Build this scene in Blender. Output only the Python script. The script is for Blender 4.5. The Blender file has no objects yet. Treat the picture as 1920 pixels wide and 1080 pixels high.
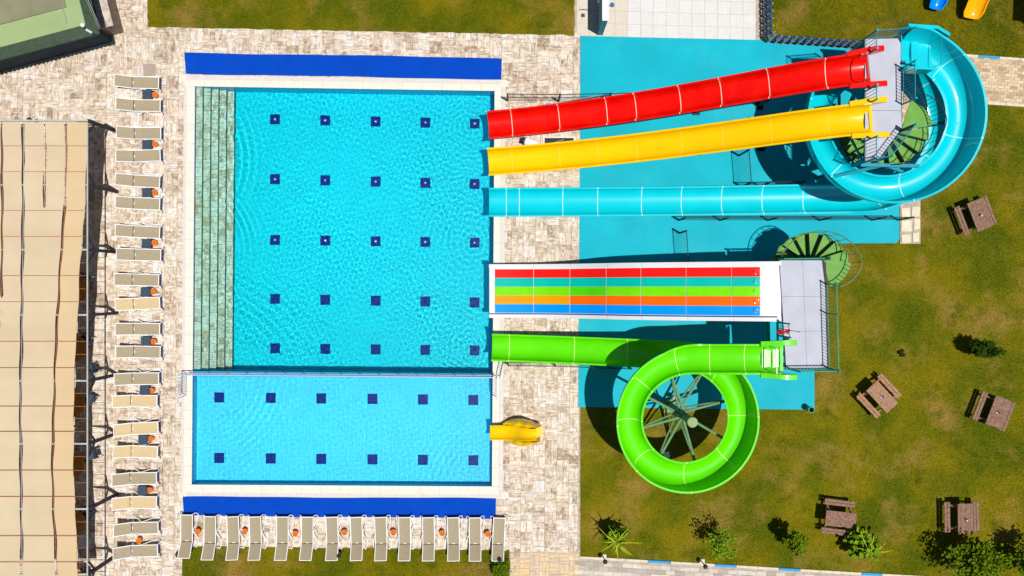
import bpy, math, random
import numpy as np
from mathutils import Vector, Matrix

R = math.radians
random.seed(7)
sc = bpy.context.scene
col = sc.collection
CAMH = 36.0          # drone height above the paving
K = 40.0             # photo pixels per metre at ground level

# ------------------------------------------------------------------ camera
cam = bpy.data.cameras.new('camera')
cam.sensor_width = 36.0
cam.lens = 36.0 * CAMH / 48.0
cam.clip_end = 2000
camo = bpy.data.objects.new('camera', cam)
camo.location = (0, 0, CAMH)
col.objects.link(camo)
sc.camera = camo

# ------------------------------------------------------------------ sky, sun, exposure
SUN_DIR = Vector((-.225, .135, -1.0)).normalized()      # the way the light travels
world = bpy.data.worlds.new('World')
sc.world = world
world.use_nodes = True
wn = world.node_tree
sky = wn.nodes.new('ShaderNodeTexSky')
sky.sky_type = 'NISHITA'
sky.sun_disc = False
to_sun = -SUN_DIR
sky.sun_elevation = math.asin(to_sun.z)
sky.sun_rotation = math.atan2(to_sun.x, to_sun.y)
sky.air_density = 1.0
sky.dust_density = 0.6
bg = wn.nodes['Background']
bg.inputs[1].default_value = 0.056
wn.links.new(sky.outputs[0], bg.inputs[0])
sun = bpy.data.lights.new('sun', 'SUN')
sun.energy = 4.6
sun.angle = R(0.53)
sun.color = (1.0, 0.965, 0.91)
suno = bpy.data.objects.new('sun', sun)
suno.rotation_euler = SUN_DIR.to_track_quat('-Z', 'Y').to_euler()
suno.location = (20, -12, 60)
col.objects.link(suno)
sun.cycles.is_caustics_light = True
vs = sc.view_settings
vs.view_transform = 'Standard'
vs.look = 'None'
vs.gamma = 1
vs.exposure = 0.0
vs.use_curve_mapping = False
sc.cycles.max_bounces = 12
sc.cycles.diffuse_bounces = 5
sc.cycles.glossy_bounces = 3
sc.cycles.transmission_bounces = 6
sc.cycles.transparent_max_bounces = 6
sc.cycles.caustics_refractive = True
sc.cycles.caustics_reflective = True
sc.cycles.sample_clamp_indirect = 4

# ------------------------------------------------------------------ helpers
def P(px, py, h=0.0):
    """the place at height h that the photograph shows at pixel px, py"""
    s = (CAMH - h) / CAMH / K
    return Vector(((px - 960) * s, (540 - py) * s, h))

def lerp(a, b, t): return a + (b - a) * t

class MB:
    def __init__(s):
        s.v = []; s.f = []
    def add(s, vs_, fs_):
        b = len(s.v)
        s.v.extend(tuple(p) for p in vs_)
        s.f.extend(tuple(i + b for i in f) for f in fs_)
        return s
    def box(s, c, size, rz=0.0, ry=0.0, rx=0.0):
        m = Matrix.Rotation(rz, 3, 'Z') @ Matrix.Rotation(ry, 3, 'Y') @ Matrix.Rotation(rx, 3, 'X')
        c = Vector(c); hx, hy, hz = (q / 2 for q in size)
        vs_ = [c + m @ Vector((x * hx, y * hy, z * hz)) for z in (-1, 1) for x, y in ((-1, -1), (1, -1), (1, 1), (-1, 1))]
        return s.add(vs_, [(3, 2, 1, 0), (4, 5, 6, 7), (0, 1, 5, 4), (1, 2, 6, 5), (2, 3, 7, 6), (3, 0, 4, 7)])
    def cbox(s, c, size, bev=.01, rz=0.0):
        """box with chamfered top edges"""
        m = Matrix.Rotation(rz, 3, 'Z'); c = Vector(c); hx, hy, hz = (q / 2 for q in size)
        rings = [(hx, hy, -hz), (hx, hy, hz - bev), (hx - bev, hy - bev, hz)]
        vs_ = [c + m @ Vector((x * a, y * b, z)) for a, b, z in rings for x, y in ((-1, -1), (1, -1), (1, 1), (-1, 1))]
        fs = [(3, 2, 1, 0), (8, 9, 10, 11)]
        for r in range(2):
            for i in range(4):
                j = (i + 1) % 4
                fs.append((r * 4 + i, r * 4 + j, r * 4 + 4 + j, r * 4 + 4 + i))
        return s.add(vs_, fs)
    def bar(s, a, b, w, h=None, up=(0, 0, 1)):
        """square bar from a to b"""
        h = h or w
        a = Vector(a); b = Vector(b); t = (b - a).normalized()
        u = Vector(up)
        if abs(t.dot(u)) > .98: u = Vector((0, 1, 0))
        x = t.cross(u).normalized(); y = x.cross(t).normalized()
        vs_ = [p + x * (i * w / 2) + y * (j * h / 2) for p in (a, b) for i, j in ((-1, -1), (1, -1), (1, 1), (-1, 1))]
        return s.add(vs_, [(3, 2, 1, 0), (4, 5, 6, 7), (0, 1, 5, 4), (1, 2, 6, 5), (2, 3, 7, 6), (3, 0, 4, 7)])
    def tube(s, pts, r, n=8, cap=True):
        pts = [Vector(p) for p in pts]
        rr = r if isinstance(r, (list, tuple)) else [r] * len(pts)
        b = len(s.v); prev = None
        for i, p in enumerate(pts):
            t = (pts[min(i + 1, len(pts) - 1)] - pts[max(i - 1, 0)])
            t = t.normalized() if t.length > 1e-9 else Vector((0, 0, 1))
            if prev is None:
                u = Vector((0, 0, 1)) if abs(t.z) < .9 else Vector((1, 0, 0))
                x = t.cross(u).normalized()
            else:
                x = (prev - t * prev.dot(t)).normalized()
            prev = x; y = t.cross(x)
            for k in range(n):
                a = 2 * math.pi * k / n
                s.v.append(tuple(p + (x * math.cos(a) + y * math.sin(a)) * rr[i]))
        for i in range(len(pts) - 1):
            for k in range(n):
                k2 = (k + 1) % n
                s.f.append((b + i * n + k, b + i * n + k2, b + (i + 1) * n + k2, b + (i + 1) * n + k))
        if cap:
            s.f.append(tuple(b + k for k in reversed(range(n))))
            s.f.append(tuple(b + (len(pts) - 1) * n + k for k in range(n)))
        return s
    def prism(s, poly, z0, z1):
        n = len(poly)
        vs_ = [(p[0], p[1], z0) for p in poly] + [(p[0], p[1], z1) for p in poly]
        a = sum(poly[i][0] * poly[(i + 1) % n][1] - poly[(i + 1) % n][0] * poly[i][1] for i in range(n))
        fs = [tuple(range(n, 2 * n)), tuple(reversed(range(n)))] + [(i, (i + 1) % n, n + (i + 1) % n, n + i) for i in range(n)]
        if a < 0: fs = [tuple(reversed(f)) for f in fs]
        return s.add(vs_, fs)
    def lathe(s, c, prof, n=16):
        """prof: list of (radius, z)"""
        c = Vector(c); b = len(s.v)
        for r, z in prof:
            for k in range(n):
                a = 2 * math.pi * k / n
                s.v.append((c.x + r * math.cos(a), c.y + r * math.sin(a), c.z + z))
        for i in range(len(prof) - 1):
            for k in range(n):
                k2 = (k + 1) % n
                s.f.append((b + i * n + k, b + i * n + k2, b + (i + 1) * n + k2, b + (i + 1) * n + k))
        s.f.append(tuple(b + k for k in reversed(range(n))))
        s.f.append(tuple(b + (len(prof) - 1) * n + k for k in range(n)))
        return s
    def ball(s, c, r, n=12, m=7):
        return s.lathe(c, [(max(r * math.sin(math.pi * i / m), .001), -r * math.cos(math.pi * i / m)) for i in range(m + 1)], n)
    def mesh(s, name, mat, smooth=None):
        me = bpy.data.meshes.new(name)
        me.from_pydata(s.v, [], s.f)
        if mat is not None: me.materials.append(mat)
        if smooth:
            me.shade_smooth(); me.set_sharp_from_angle(angle=R(smooth))
        me.update()
        return me
    def build(s, name, mat, parent=None, smooth=None):
        return put(name, s.mesh(name, mat, smooth), parent)

def put(name, me, parent=None):
    o = bpy.data.objects.new(name, me)
    col.objects.link(o)
    if parent is not None: attach(o, parent)
    return o

def attach(o, parent):
    o.parent = parent
    if parent.parent is None:
        o.matrix_parent_inverse = Matrix.Translation(-Vector(parent.location))

def tag(o, label=None, cat=None, group=None, kind=None):
    if label: o['label'] = label
    if cat: o['category'] = cat
    if group: o['group'] = group
    if kind: o['kind'] = kind
    return o

def thing(name, label, cat, loc=(0, 0, 0), group=None):
    o = bpy.data.objects.new(name, None)
    o.empty_display_size = .2
    o.location = loc
    col.objects.link(o)
    return tag(o, label, cat, group)

CH = {}
def children_of(o):
    return [c for c in bpy.data.objects if c.parent == o]

def copy_tree(root, kids, loc, rz, label, group=None):
    """kids: list of (part, [sub-parts])"""
    r = root.copy(); col.objects.link(r)
    r.location = loc; r.rotation_euler = (0, 0, rz)
    tag(r, label, None, group)
    out = {}
    for ch, subs in kids:
        c = ch.copy(); col.objects.link(c); c.parent = r; out[ch.name.split('.')[0]] = c
        for g in subs:
            d = g.copy(); col.objects.link(d); d.parent = c
    return r, out

def kids_of(root):
    al = list(bpy.data.objects)
    return [(c, [g for g in al if g.parent == c]) for c in al if c.parent == root]

ORD = ['first', 'second', 'third', 'fourth', 'fifth', 'sixth', 'seventh', 'eighth', 'ninth', 'tenth', 'eleventh', 'twelfth', 'thirteenth', 'fourteenth', 'fifteenth']

# ------------------------------------------------------------------ materials
def mat(name, c, rough=.5, var=.12, scale=3.0, bump=0.0, bscale=30.0, metal=0.0, spec=.12, coat=0.0, c2=None, dirt=0.0, dirtc=(.12, .1, .08)):
    m = bpy.data.materials.new(name); m.use_nodes = True
    nt = m.node_tree; b = nt.nodes['Principled BSDF']
    b.inputs['Roughness'].default_value = rough
    b.inputs['Metallic'].default_value = metal
    b.inputs['Specular IOR Level'].default_value = spec
    b.inputs['Coat Weight'].default_value = coat
    b.inputs['Coat Roughness'].default_value = .05
    geo = nt.nodes.new('ShaderNodeNewGeometry')
    nz = nt.nodes.new('ShaderNodeTexNoise'); nz.inputs['Scale'].default_value = scale; nz.inputs['Detail'].default_value = 5
    nt.links.new(geo.outputs['Position'], nz.inputs['Vector'])
    mr = nt.nodes.new('ShaderNodeMapRange'); mr.inputs[1].default_value = .3; mr.inputs[2].default_value = .7
    nt.links.new(nz.outputs['Fac'], mr.inputs[0])
    mx = nt.nodes.new('ShaderNodeMix'); mx.data_type = 'RGBA'
    lo = tuple(q * (1 - var) for q in c); hi = c2 or tuple(min(q * (1 + var), .95) for q in c)
    mx.inputs['A'].default_value = (*lo, 1); mx.inputs['B'].default_value = (*hi, 1)
    nt.links.new(mr.outputs[0], mx.inputs['Factor'])
    outc = mx.outputs['Result']
    if dirt:
        n2 = nt.nodes.new('ShaderNodeTexNoise'); n2.inputs['Scale'].default_value = scale * .37; n2.inputs['Detail'].default_value = 8; n2.inputs['Roughness'].default_value = .7
        nt.links.new(geo.outputs['Position'], n2.inputs['Vector'])
        m2 = nt.nodes.new('ShaderNodeMapRange'); m2.inputs[1].default_value = .5; m2.inputs[2].default_value = .75; m2.inputs[4].default_value = dirt
        nt.links.new(n2.outputs['Fac'], m2.inputs[0])
        x2 = nt.nodes.new('ShaderNodeMix'); x2.data_type = 'RGBA'; x2.inputs['B'].default_value = (*dirtc, 1)
        nt.links.new(m2.outputs[0], x2.inputs['Factor']); nt.links.new(outc, x2.inputs['A']); outc = x2.outputs['Result']
    nt.links.new(outc, b.inputs['Base Color'])
    if bump:
        n3 = nt.nodes.new('ShaderNodeTexNoise'); n3.inputs['Scale'].default_value = bscale; n3.inputs['Detail'].default_value = 4
        nt.links.new(geo.outputs['Position'], n3.inputs['Vector'])
        bp = nt.nodes.new('ShaderNodeBump'); bp.inputs['Strength'].default_value = bump; bp.inputs['Distance'].default_value = .02
        nt.links.new(n3.outputs['Fac'], bp.inputs['Height']); nt.links.new(bp.outputs[0], b.inputs['Normal'])
    return m

def grass_material(name, leaf=False):
    m = bpy.data.materials.new(name); m.use_nodes = True
    nt = m.node_tree; b = nt.nodes['Principled BSDF']; b.inputs['Roughness'].default_value = .9; b.inputs['Specular IOR Level'].default_value = .04
    geo = nt.nodes.new('ShaderNodeNewGeometry')
    def noise(s, d, lo, hi, off=0):
        mp = nt.nodes.new('ShaderNodeMapping'); mp.inputs['Location'].default_value = (off, off * .7, 0)
        mp.inputs['Scale'].default_value = (1, 1, 0)
        nt.links.new(geo.outputs['Position'], mp.inputs[0])
        n = nt.nodes.new('ShaderNodeTexNoise'); n.inputs['Scale'].default_value = s; n.inputs['Detail'].default_value = d; n.inputs['Roughness'].default_value = .6
        nt.links.new(mp.outputs[0], n.inputs['Vector'])
        r = nt.nodes.new('ShaderNodeMapRange'); r.inputs[1].default_value = lo; r.inputs[2].default_value = hi
        nt.links.new(n.outputs['Fac'], r.inputs[0]); return r.outputs[0]
    def mix(f, a, bb):
        x = nt.nodes.new('ShaderNodeMix'); x.data_type = 'RGBA'
        nt.links.new(f, x.inputs['Factor'])
        for k, q in (('A', a), ('B', bb)):
            if isinstance(q, tuple): x.inputs[k].default_value = (*q, 1)
            else: nt.links.new(q, x.inputs[k])
        return x.outputs['Result']
    g = 1.25 if leaf else 1.0
    def c(*t): return tuple(q * g for q in t)
    base = mix(noise(.30, 5, .40, .60, 3), c(.062, .088, .001), c(.180, .146, .003))
    straw = mix(noise(.42, 7, .51, .70, 41), base, c(.285, .175, .040))
    deep = mix(noise(.8, 5, .55, .74, 17), straw, c(.040, .066, .001))
    fine = mix(noise(9, 4, .35, .7, 5), deep, c(.18, .165, .012))
    x = nt.nodes.new('ShaderNodeMix'); x.data_type = 'RGBA'; x.inputs['Factor'].default_value = .42
    nt.links.new(deep, x.inputs['A']); nt.links.new(fine, x.inputs['B'])
    nt.links.new(x.outputs['Result'], b.inputs['Base Color'])
    if not leaf:
        n3 = nt.nodes.new('ShaderNodeTexNoise'); n3.inputs['Scale'].default_value = 16; n3.inputs['Detail'].default_value = 6
        nt.links.new(geo.outputs['Position'], n3.inputs['Vector'])
        bp = nt.nodes.new('ShaderNodeBump'); bp.inputs['Strength'].default_value = .7; bp.inputs['Distance'].default_value = .05
        nt.links.new(n3.outputs['Fac'], bp.inputs['Height']); nt.links.new(bp.outputs[0], b.inputs['Normal'])
    return m

def tile_material(name, stops, streak=.42, printed=0.0):
    """colour attribute 'tile': R tone, G direction of the grain, B chance"""
    m = bpy.data.materials.new(name); m.use_nodes = True
    nt = m.node_tree; b = nt.nodes['Principled BSDF']; b.inputs['Roughness'].default_value = .7; b.inputs['Specular IOR Level'].default_value = .12
    at = nt.nodes.new('ShaderNodeAttribute'); at.attribute_name = 'tile'
    sp = nt.nodes.new('ShaderNodeSeparateColor'); nt.links.new(at.outputs['Color'], sp.inputs[0])
    rp = nt.nodes.new('ShaderNodeValToRGB'); rp.color_ramp.interpolation = 'LINEAR'
    els = rp.color_ramp.elements
    els[0].position = 0; els[0].color = (*stops[0], 1); els[1].position = 1; els[1].color = (*stops[-1], 1)
    for i in range(1, len(stops) - 1):
        e = els.new(i / (len(stops) - 1)); e.color = (*stops[i], 1)
    nt.links.new(sp.outputs[0], rp.inputs[0])
    geo = nt.nodes.new('ShaderNodeNewGeometry')
    ns = []
    for scl in ((2.6, 21, 1), (21, 2.6, 1)):
        mp = nt.nodes.new('ShaderNodeMapping'); mp.inputs['Scale'].default_value = scl
        nt.links.new(geo.outputs['Position'], mp.inputs[0])
        off = nt.nodes.new('ShaderNodeVectorMath'); off.operation = 'ADD'
        cm = nt.nodes.new('ShaderNodeVectorMath'); cm.operation = 'SCALE'; cm.inputs['Scale'].default_value = 37
        nt.links.new(at.outputs['Color'], cm.inputs[0]); nt.links.new(mp.outputs[0], off.inputs[0]); nt.links.new(cm.outputs[0], off.inputs[1])
        n = nt.nodes.new('ShaderNodeTexNoise'); n.inputs['Scale'].default_value = 1.0; n.inputs['Detail'].default_value = 4; n.inputs['Distortion'].default_value = 1.2
        nt.links.new(off.outputs[0], n.inputs['Vector']); ns.append(n)
    mx = nt.nodes.new('ShaderNodeMix'); mx.data_type = 'FLOAT'
    nt.links.new(sp.outputs[1], mx.inputs['Factor']); nt.links.new(ns[0].outputs['Fac'], mx.inputs['A']); nt.links.new(ns[1].outputs['Fac'], mx.inputs['B'])
    mr = nt.nodes.new('ShaderNodeMapRange'); mr.inputs[1].default_value = .32; mr.inputs[2].default_value = .56; mr.inputs[3].default_value = 1 - streak; mr.inputs[4].default_value = 1.08
    nt.links.new(mx.outputs['Result'], mr.inputs[0])
    vo = nt.nodes.new('ShaderNodeTexVoronoi'); vo.distance = 'CHEBYCHEV'; vo.inputs['Scale'].default_value = 6.5
    nt.links.new(geo.outputs['Position'], vo.inputs['Vector'])
    sv = nt.nodes.new('ShaderNodeSeparateColor'); nt.links.new(vo.outputs['Color'], sv.inputs[0])
    ad = nt.nodes.new('ShaderNodeMath'); ad.operation = 'MULTIPLY_ADD'; ad.inputs[1].default_value = printed
    nt.links.new(sv.outputs[0], ad.inputs[0]); nt.links.new(sp.outputs[0], ad.inputs[2])
    sb = nt.nodes.new('ShaderNodeMath'); sb.operation = 'SUBTRACT'; sb.inputs[1].default_value = printed / 2; sb.use_clamp = True
    nt.links.new(ad.outputs[0], sb.inputs[0]); nt.links.new(sb.outputs[0], rp.inputs[0])
    sc_ = nt.nodes.new('ShaderNodeVectorMath'); sc_.operation = 'SCALE'
    nt.links.new(rp.outputs[0], sc_.inputs[0]); nt.links.new(mr.outputs[0], sc_.inputs['Scale'])
    nt.links.new(sc_.outputs[0], b.inputs['Base Color'])
    return m

M = {}
M['turf'] = grass_material('turf')
M['blade'] = grass_material('grass_blade', True)
PAV = [(.35, .25, .175), (.47, .365, .27), (.56, .455, .35), (.63, .525, .41), (.69, .59, .47), (.68, .64, .60)]
M['tile'] = tile_material('paving_tile', PAV, .46, .62)
M['tan_tile'] = tile_material('tan_tile', [(.40, .28, .20), (.50, .40, .31), (.60, .47, .33), (.66, .47, .24), (.70, .56, .38)], .22)
M['step_tile'] = tile_material('step_tile', [(.58, .46, .31), (.68, .60, .45), (.78, .72, .58), (.83, .78, .66), (.86, .83, .74)], .5, .85)
M['block'] = tile_material('paving_block', [(.36, .31, .26), (.46, .40, .34), (.54, .48, .41), (.60, .54, .46)], .2)
M['sand_block'] = tile_material('sand_block', [(.38, .27, .16), (.50, .37, .23), (.58, .45, .29), (.62, .50, .34)], .25)
M['concrete_tile'] = tile_material('concrete_tile', [(.56, .49, .40), (.54, .515, .485), (.575, .56, .54), (.60, .585, .565)], .06)
M['grout'] = mat('grout', (.42, .35, .28), .9, .2, 4)
M['coping'] = mat('coping_stone', (.72, .65, .555), .55, .05, 2.2, dirt=.18, dirtc=(.5, .42, .34))
M['grate'] = mat('gutter_grate', (.60, .56, .52), .5, .06, 5, dirt=.25, dirtc=(.45, .4, .35))
M['pool_floor'] = mat('pool_mosaic', (.0, .69, .88), .4, .05, 2.0)
M['pool_floor_light'] = mat('pool_mosaic_light', (.08, .74, .94), .4, .05, 2.0)
M['pool_wall'] = mat('pool_wall_tile', (.02, .42, .66), .35, .08, 3.0)
M['pool_band'] = mat('waterline_tile', (.01, .085, .36), .25, .1, 6.0)
M['pool_square'] = mat('navy_tile', (.006, .025, .23), .35, .2, 14.0)
M['nozzle'] = mat('nozzle_white', (.55, .72, .75), .3, .02)
M['step_edge'] = mat('step_edge', (.05, .16, .13), .5, .2, 8)
M['mat_blue'] = mat('blue_carpet', (.0, .052, .41), .9, .08, 1.2, dirt=.2, dirtc=(.02, .075, .40), bump=.25, bscale=90, spec=.1)
M['slab'] = mat('turquoise_paint', (.0, .37, .47), .6, .09, .5, dirt=.34, dirtc=(.09, .43, .50), bump=.1, bscale=14)
M['red'] = mat('red_gelcoat', (.70, .0, .0), .3, .05, 1.2, coat=.5, c2=(.80, .008, .0), dirt=.3, dirtc=(.52, .0, .0))
M['yellow'] = mat('yellow_gelcoat', (.84, .51, .0), .3, .04, 1.2, coat=.4, dirt=.12, dirtc=(.62, .34, .0))
M['cyan'] = mat('cyan_gelcoat', (.0, .53, .62), .3, .05, 1.0, coat=.9, dirt=.22, dirtc=(.0, .42, .53))
M['green'] = mat('green_gelcoat', (.10, .62, .0), .3, .06, 1.0, coat=.6, dirt=.25, dirtc=(.05, .46, .0))
M['white_gel'] = mat('white_gelcoat', (.655, .66, .67), .35, .03, 1.5, coat=.15, dirt=.15, dirtc=(.56, .56, .56))
M['glare_pad'] = mat('painted_glare_green', (.40, .66, .28), .3, .12, 6, coat=.3)  # paler green that paints sun glare onto the start tub
M['seal_pale'] = mat('joint_seal', (.80, .66, .52), .6, .05)
M['seal_yellow'] = mat('joint_seal_yellow', (.86, .58, .06), .6, .05)
M['seal_green'] = mat('joint_seal_green', (.62, .82, .22), .6, .05)
M['seal_cyan'] = mat('joint_seal_cyan', (.55, .85, .86), .6, .05)
M['lane0'] = mat('lane_red', (.78, .01, .006), .3, .05, 1.5, coat=.35)
M['lane1'] = mat('lane_teal', (.0, .44, .36), .3, .05, 1.5, coat=.35)
M['lane2'] = mat('lane_green', (.16, .66, .0), .3, .08, 1.5, coat=.35)
M['lane2b'] = mat('lane_green_fresh', (.07, .60, .0), .3, .08, 1.5, coat=.35)
M['lane3'] = mat('lane_orange', (.88, .125, .0), .3, .06, 1.5, coat=.35)
M['lane3b'] = mat('lane_orange_faded', (.92, .30, .0), .3, .06, 1.5, coat=.35)
M['lane4'] = mat('lane_blue', (.0, .27, .86), .3, .05, 1.5, coat=.35)
M['deck'] = mat('grey_deck_plate', (.44, .45, .52), .55, .06, 1.6, bump=.3, bscale=160, dirt=.12, dirtc=(.62, .62, .64))
M['steel_blue'] = mat('steel_blue_paint', (.02, .26, .34), .4, .12, 4)
M['steel_dark'] = mat('dark_steel', (.02, .028, .035), .45, .2, 6)
M['steel_green'] = mat('teal_green_paint', (.02, .30, .20), .4, .12, 4)
M['post_green'] = mat('moss_green_paint', (.14, .27, .12), .5, .12, 4)
M['tread'] = mat('green_tread', (.13, .32, .055), .5, .12, 3, dirt=.2, dirtc=(.2, .3, .15))
M['white_alu'] = mat('white_aluminium', (.80, .80, .80), .35, .03)
M['sling'] = mat('taupe_sling', (.345, .285, .190), .8, .06, 9, bump=.15, bscale=200)
M['sling_tan'] = mat('tan_sling', (.56, .43, .245), .8, .05, 9, bump=.15, bscale=200)
M['slate'] = mat('slate_plastic', (.045, .07, .105), .45, .12, 8)
M['orange_pot'] = mat('orange_pot', (.90, .23, .01), .5, .1, 10)
M['pot_inside'] = mat('pot_sand', (.50, .14, .03), .9, .3, 30)
M['canvas'] = mat('beige_canvas', (.545, .430, .280), .85, .04, .7, c2=(.58, .465, .315), dirt=.12, dirtc=(.58, .46, .30))
M['canvas_warm'] = mat('warm_canvas', (.565, .42, .245), .85, .03, .7, dirt=.12, dirtc=(.6, .45, .26))
M['rafter'] = mat('rust_rod', (.40, .14, .06), .6, .2, 8)
M['beam'] = mat('grey_steel_beam', (.42, .42, .38), .45, .1, 3)
M['post_dark'] = mat('dark_post', (.035, .03, .045), .5, .2, 5)
M['brown_wood'] = mat('brown_wood', (.42, .19, .045), .6, .2, 7)
M['picnic'] = mat('picnic_plank', (.22, .115, .075), .75, .3, 9, c2=(.30, .18, .125), dirt=.4, dirtc=(.13, .10, .085))
M['picnic_warm'] = mat('picnic_plank_warm', (.34, .17, .095), .75, .25, 9, c2=(.42, .24, .15), dirt=.3, dirtc=(.2, .13, .1))
M['roof_green'] = mat('roof_green', (.285, .375, .170), .7, .06, 1.2, dirt=.15, dirtc=(.2, .26, .13))
M['roof_felt'] = mat('roof_felt', (.215, .205, .125), .85, .12, 1.5, dirt=.3, dirtc=(.16, .16, .09))
M['roof_skirt'] = mat('roof_skirt_green', (.105, .165, .105), .6, .2, 5)
M['stone_top'] = mat('stone_counter', (.50, .42, .36), .35, .3, 5, dirt=.5, dirtc=(.50, .27, .13))
M['stone_side'] = mat('stone_cladding', (.17, .125, .105), .4, .4, 7)
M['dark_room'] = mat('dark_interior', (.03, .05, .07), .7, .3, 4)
M['white_paint'] = mat('white_paint', (.78, .78, .76), .5, .05, 3)
M['blue_paint'] = mat('blue_paint', (.03, .14, .36), .5, .15, 4)
M['pale_blue_paint'] = mat('pale_blue_paint', (.62, .74, .76), .5, .06, 4)
M['deep_blue_paint'] = mat('deep_blue_paint', (.012, .06, .25), .5, .15, 4)
M['wall_teal'] = mat('teal_wall_paint', (.10, .26, .33), .6, .08, 3)
M['bright_blue'] = mat('bright_blue_plastic', (.0, .22, .80), .25, .05, 2, coat=.3)
M['amber'] = mat('amber_plastic', (.88, .38, .0), .3, .05, 2, coat=.3)
M['kerb_white'] = mat('kerb_white', (.62, .55, .43), .7, .15, 5, dirt=.3, dirtc=(.4, .33, .24))
M['kerb_blue'] = mat('kerb_blue', (.04, .30, .58), .7, .1, 5)
M['leaf_dark'] = mat('dark_leaf', (.028, .06, .006), .6, .45, 6, spec=.0)
M['leaf_mid'] = mat('mid_leaf', (.095, .15, .006), .55, .45, 6, spec=.0)
M['leaf_bright'] = mat('bright_leaf', (.15, .25, .012), .5, .35, 4, spec=.0)
M['leaf_lime'] = mat('lime_leaf', (.30, .36, .02), .5, .3, 3, spec=.0)
M['bark'] = mat('bark', (.10, .075, .05), .9, .3, 12)
M['net'] = mat('net_wire', (.025, .045, .05), .6, .1, 5)
M['red_cloth'] = mat('red_cloth', (.62, .01, .015), .8, .1, 5)
M['rail_violet'] = mat('pool_rail_paint', (.50, .56, .72), .35, .05, 5)
M['hatch'] = mat('hatch_plate', (.36, .29, .245), .6, .1, 6)
M['silver'] = mat('silver_tube', (.62, .63, .64), .3, .04, 4, metal=.7)
M['sandstone'] = mat('sandstone_slab', (.66, .58, .43), .8, .12, 3)

# water: clear glass-like surface, faint blue-green absorption inside
def water_material(name, absorb, dens):
    m = bpy.data.materials.new(name); m.use_nodes = True
    nt = m.node_tree; nt.nodes.clear()
    out = nt.nodes.new('ShaderNodeOutputMaterial')
    g = nt.nodes.new('ShaderNodeBsdfGlass'); g.inputs['IOR'].default_value = 1.33; g.inputs['Roughness'].default_value = 0.0
    g.inputs['Color'].default_value = (*absorb, 1)
    nt.links.new(g.outputs[0], out.inputs['Surface'])
    return m
M['water'] = water_material('pool_water', (.82, .99, .95), .3)
M['water_shallow'] = water_material('shallow_water', (.94, .995, 1.0), .2)

# ------------------------------------------------------------------ ground
def sheet(name, poly, z, m, parent=None):
    n = len(poly)
    a = sum(poly[i][0] * poly[(i + 1) % n][1] - poly[(i + 1) % n][0] * poly[i][1] for i in range(n))
    f = tuple(range(n)) if a > 0 else tuple(reversed(range(n)))
    return MB().add([(p[0], p[1], z) for p in poly], [f]).build(name, m, parent)

def pxpoly(*pts): return [P(x, y) for x, y in pts]

hole = (P(353, 0).x, P(936, 0).x, P(0, 918).y, P(0, 159.5).y)      # x0 x1 y0 y1 under the coping
def holed_sheet(name, x0, x1, y0, y1, z, m):
    b = MB(); h = hole
    for (a0, a1, c0, c1) in ((x0, h[0], y0, y1), (h[1], x1, y0, y1), (h[0], h[1], h[3], y1), (h[0], h[1], y0, h[2])):
        b.add([(a0, c0, z), (a1, c0, z), (a1, c1, z), (a0, c1, z)], [(0, 1, 2, 3)])
    return b.build(name, m)
ground = tag(holed_sheet('ground', -400, 400, -400, 400, -.03, M['turf']), 'mown olive and straw coloured lawn ground', None, None, 'structure')

# --- paving tiles laid in a basket pattern
TH = -.010                                                     # the terrace lies a little askew in the photo
ca, sa = math.cos(TH), math.sin(TH)
def to_uv(p): return (p[0] * ca + p[1] * sa, -p[0] * sa + p[1] * ca)
def from_uv(u, v): return (u * ca - v * sa, u * sa + v * ca)

class TileSet:
    """collects rectangular pieces; the largest (nearest the camera) 300 become objects, the rest one joined part"""
    def __init__(s, structure, material, zt, thick=.03, gap=.007, limit=300, bev=.006, piece='tile', rot=TH):
        s.o = structure; s.m = material; s.z = zt; s.t = thick; s.gap = gap; s.limit = limit; s.b = bev; s.items = []; s.piece = piece; s.rot = rot
    def add(s, u, v, w, h, tone, d):
        s.items.append((u, v, w, h, tone, d, random.random()))
    def flush(s, key=None):
        c_, s_ = math.cos(s.rot), math.sin(s.rot)
        fr = lambda u, v: (u * c_ - v * s_, u * s_ + v * c_)
        its = sorted(s.items, key=key or (lambda q: q[0] ** 2 + q[1] ** 2))
        big, rest = its[:s.limit], its[s.limit:]
        cache = {}
        def make(lst, centred):
            b = MB(); cols = []
            for (u, v, w, h, tone, d, rn) in lst:
                x, y = (0, 0) if centred else fr(u, v)
                n0 = len(b.f)
                dz = (rn - .5) * .004
                b.cbox((x, y, (0 if centred else s.z - s.t / 2 + dz)), (max(w - s.gap, .01), max(h - s.gap, .01), s.t), s.b, 0 if centred else s.rot)
                cols += [(tone, d, rn, 1)] * (len(b.f) - n0)
            me = b.mesh(s.piece, s.m)
            ca_ = me.color_attributes.new('tile', 'FLOAT_COLOR', 'CORNER')
            arr = []
            for p_ in me.polygons:
                arr.extend(list(cols[p_.index]) * p_.loop_total)
            ca_.data.foreach_set('color', arr)
            return me
        for it in big:
            (u, v, w, h, tone, d, rn) = it
            kq = (round(w, 2), round(h, 2), round(tone * 9), d, int(rn * 3))
            if kq not in cache: cache[kq] = make([it], True)
            o = put(s.piece, cache[kq], s.o)
            x, y = fr(u, v)
            o.location = (x, y, s.z - s.t / 2 + (rn - .5) * .004); o.rotation_euler = (0, 0, s.rot)
        if rest:
            tag(put(s.piece + '_field', make(rest, False), s.o), None, None, None, 'stuff')

def tone():
    return min(1, max(0, random.choice((.05, .2, .35, .45, .5, .55, .6, .66, .72, .78, .85, .95, 1.0)) + random.uniform(-.06, .06)))

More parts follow.
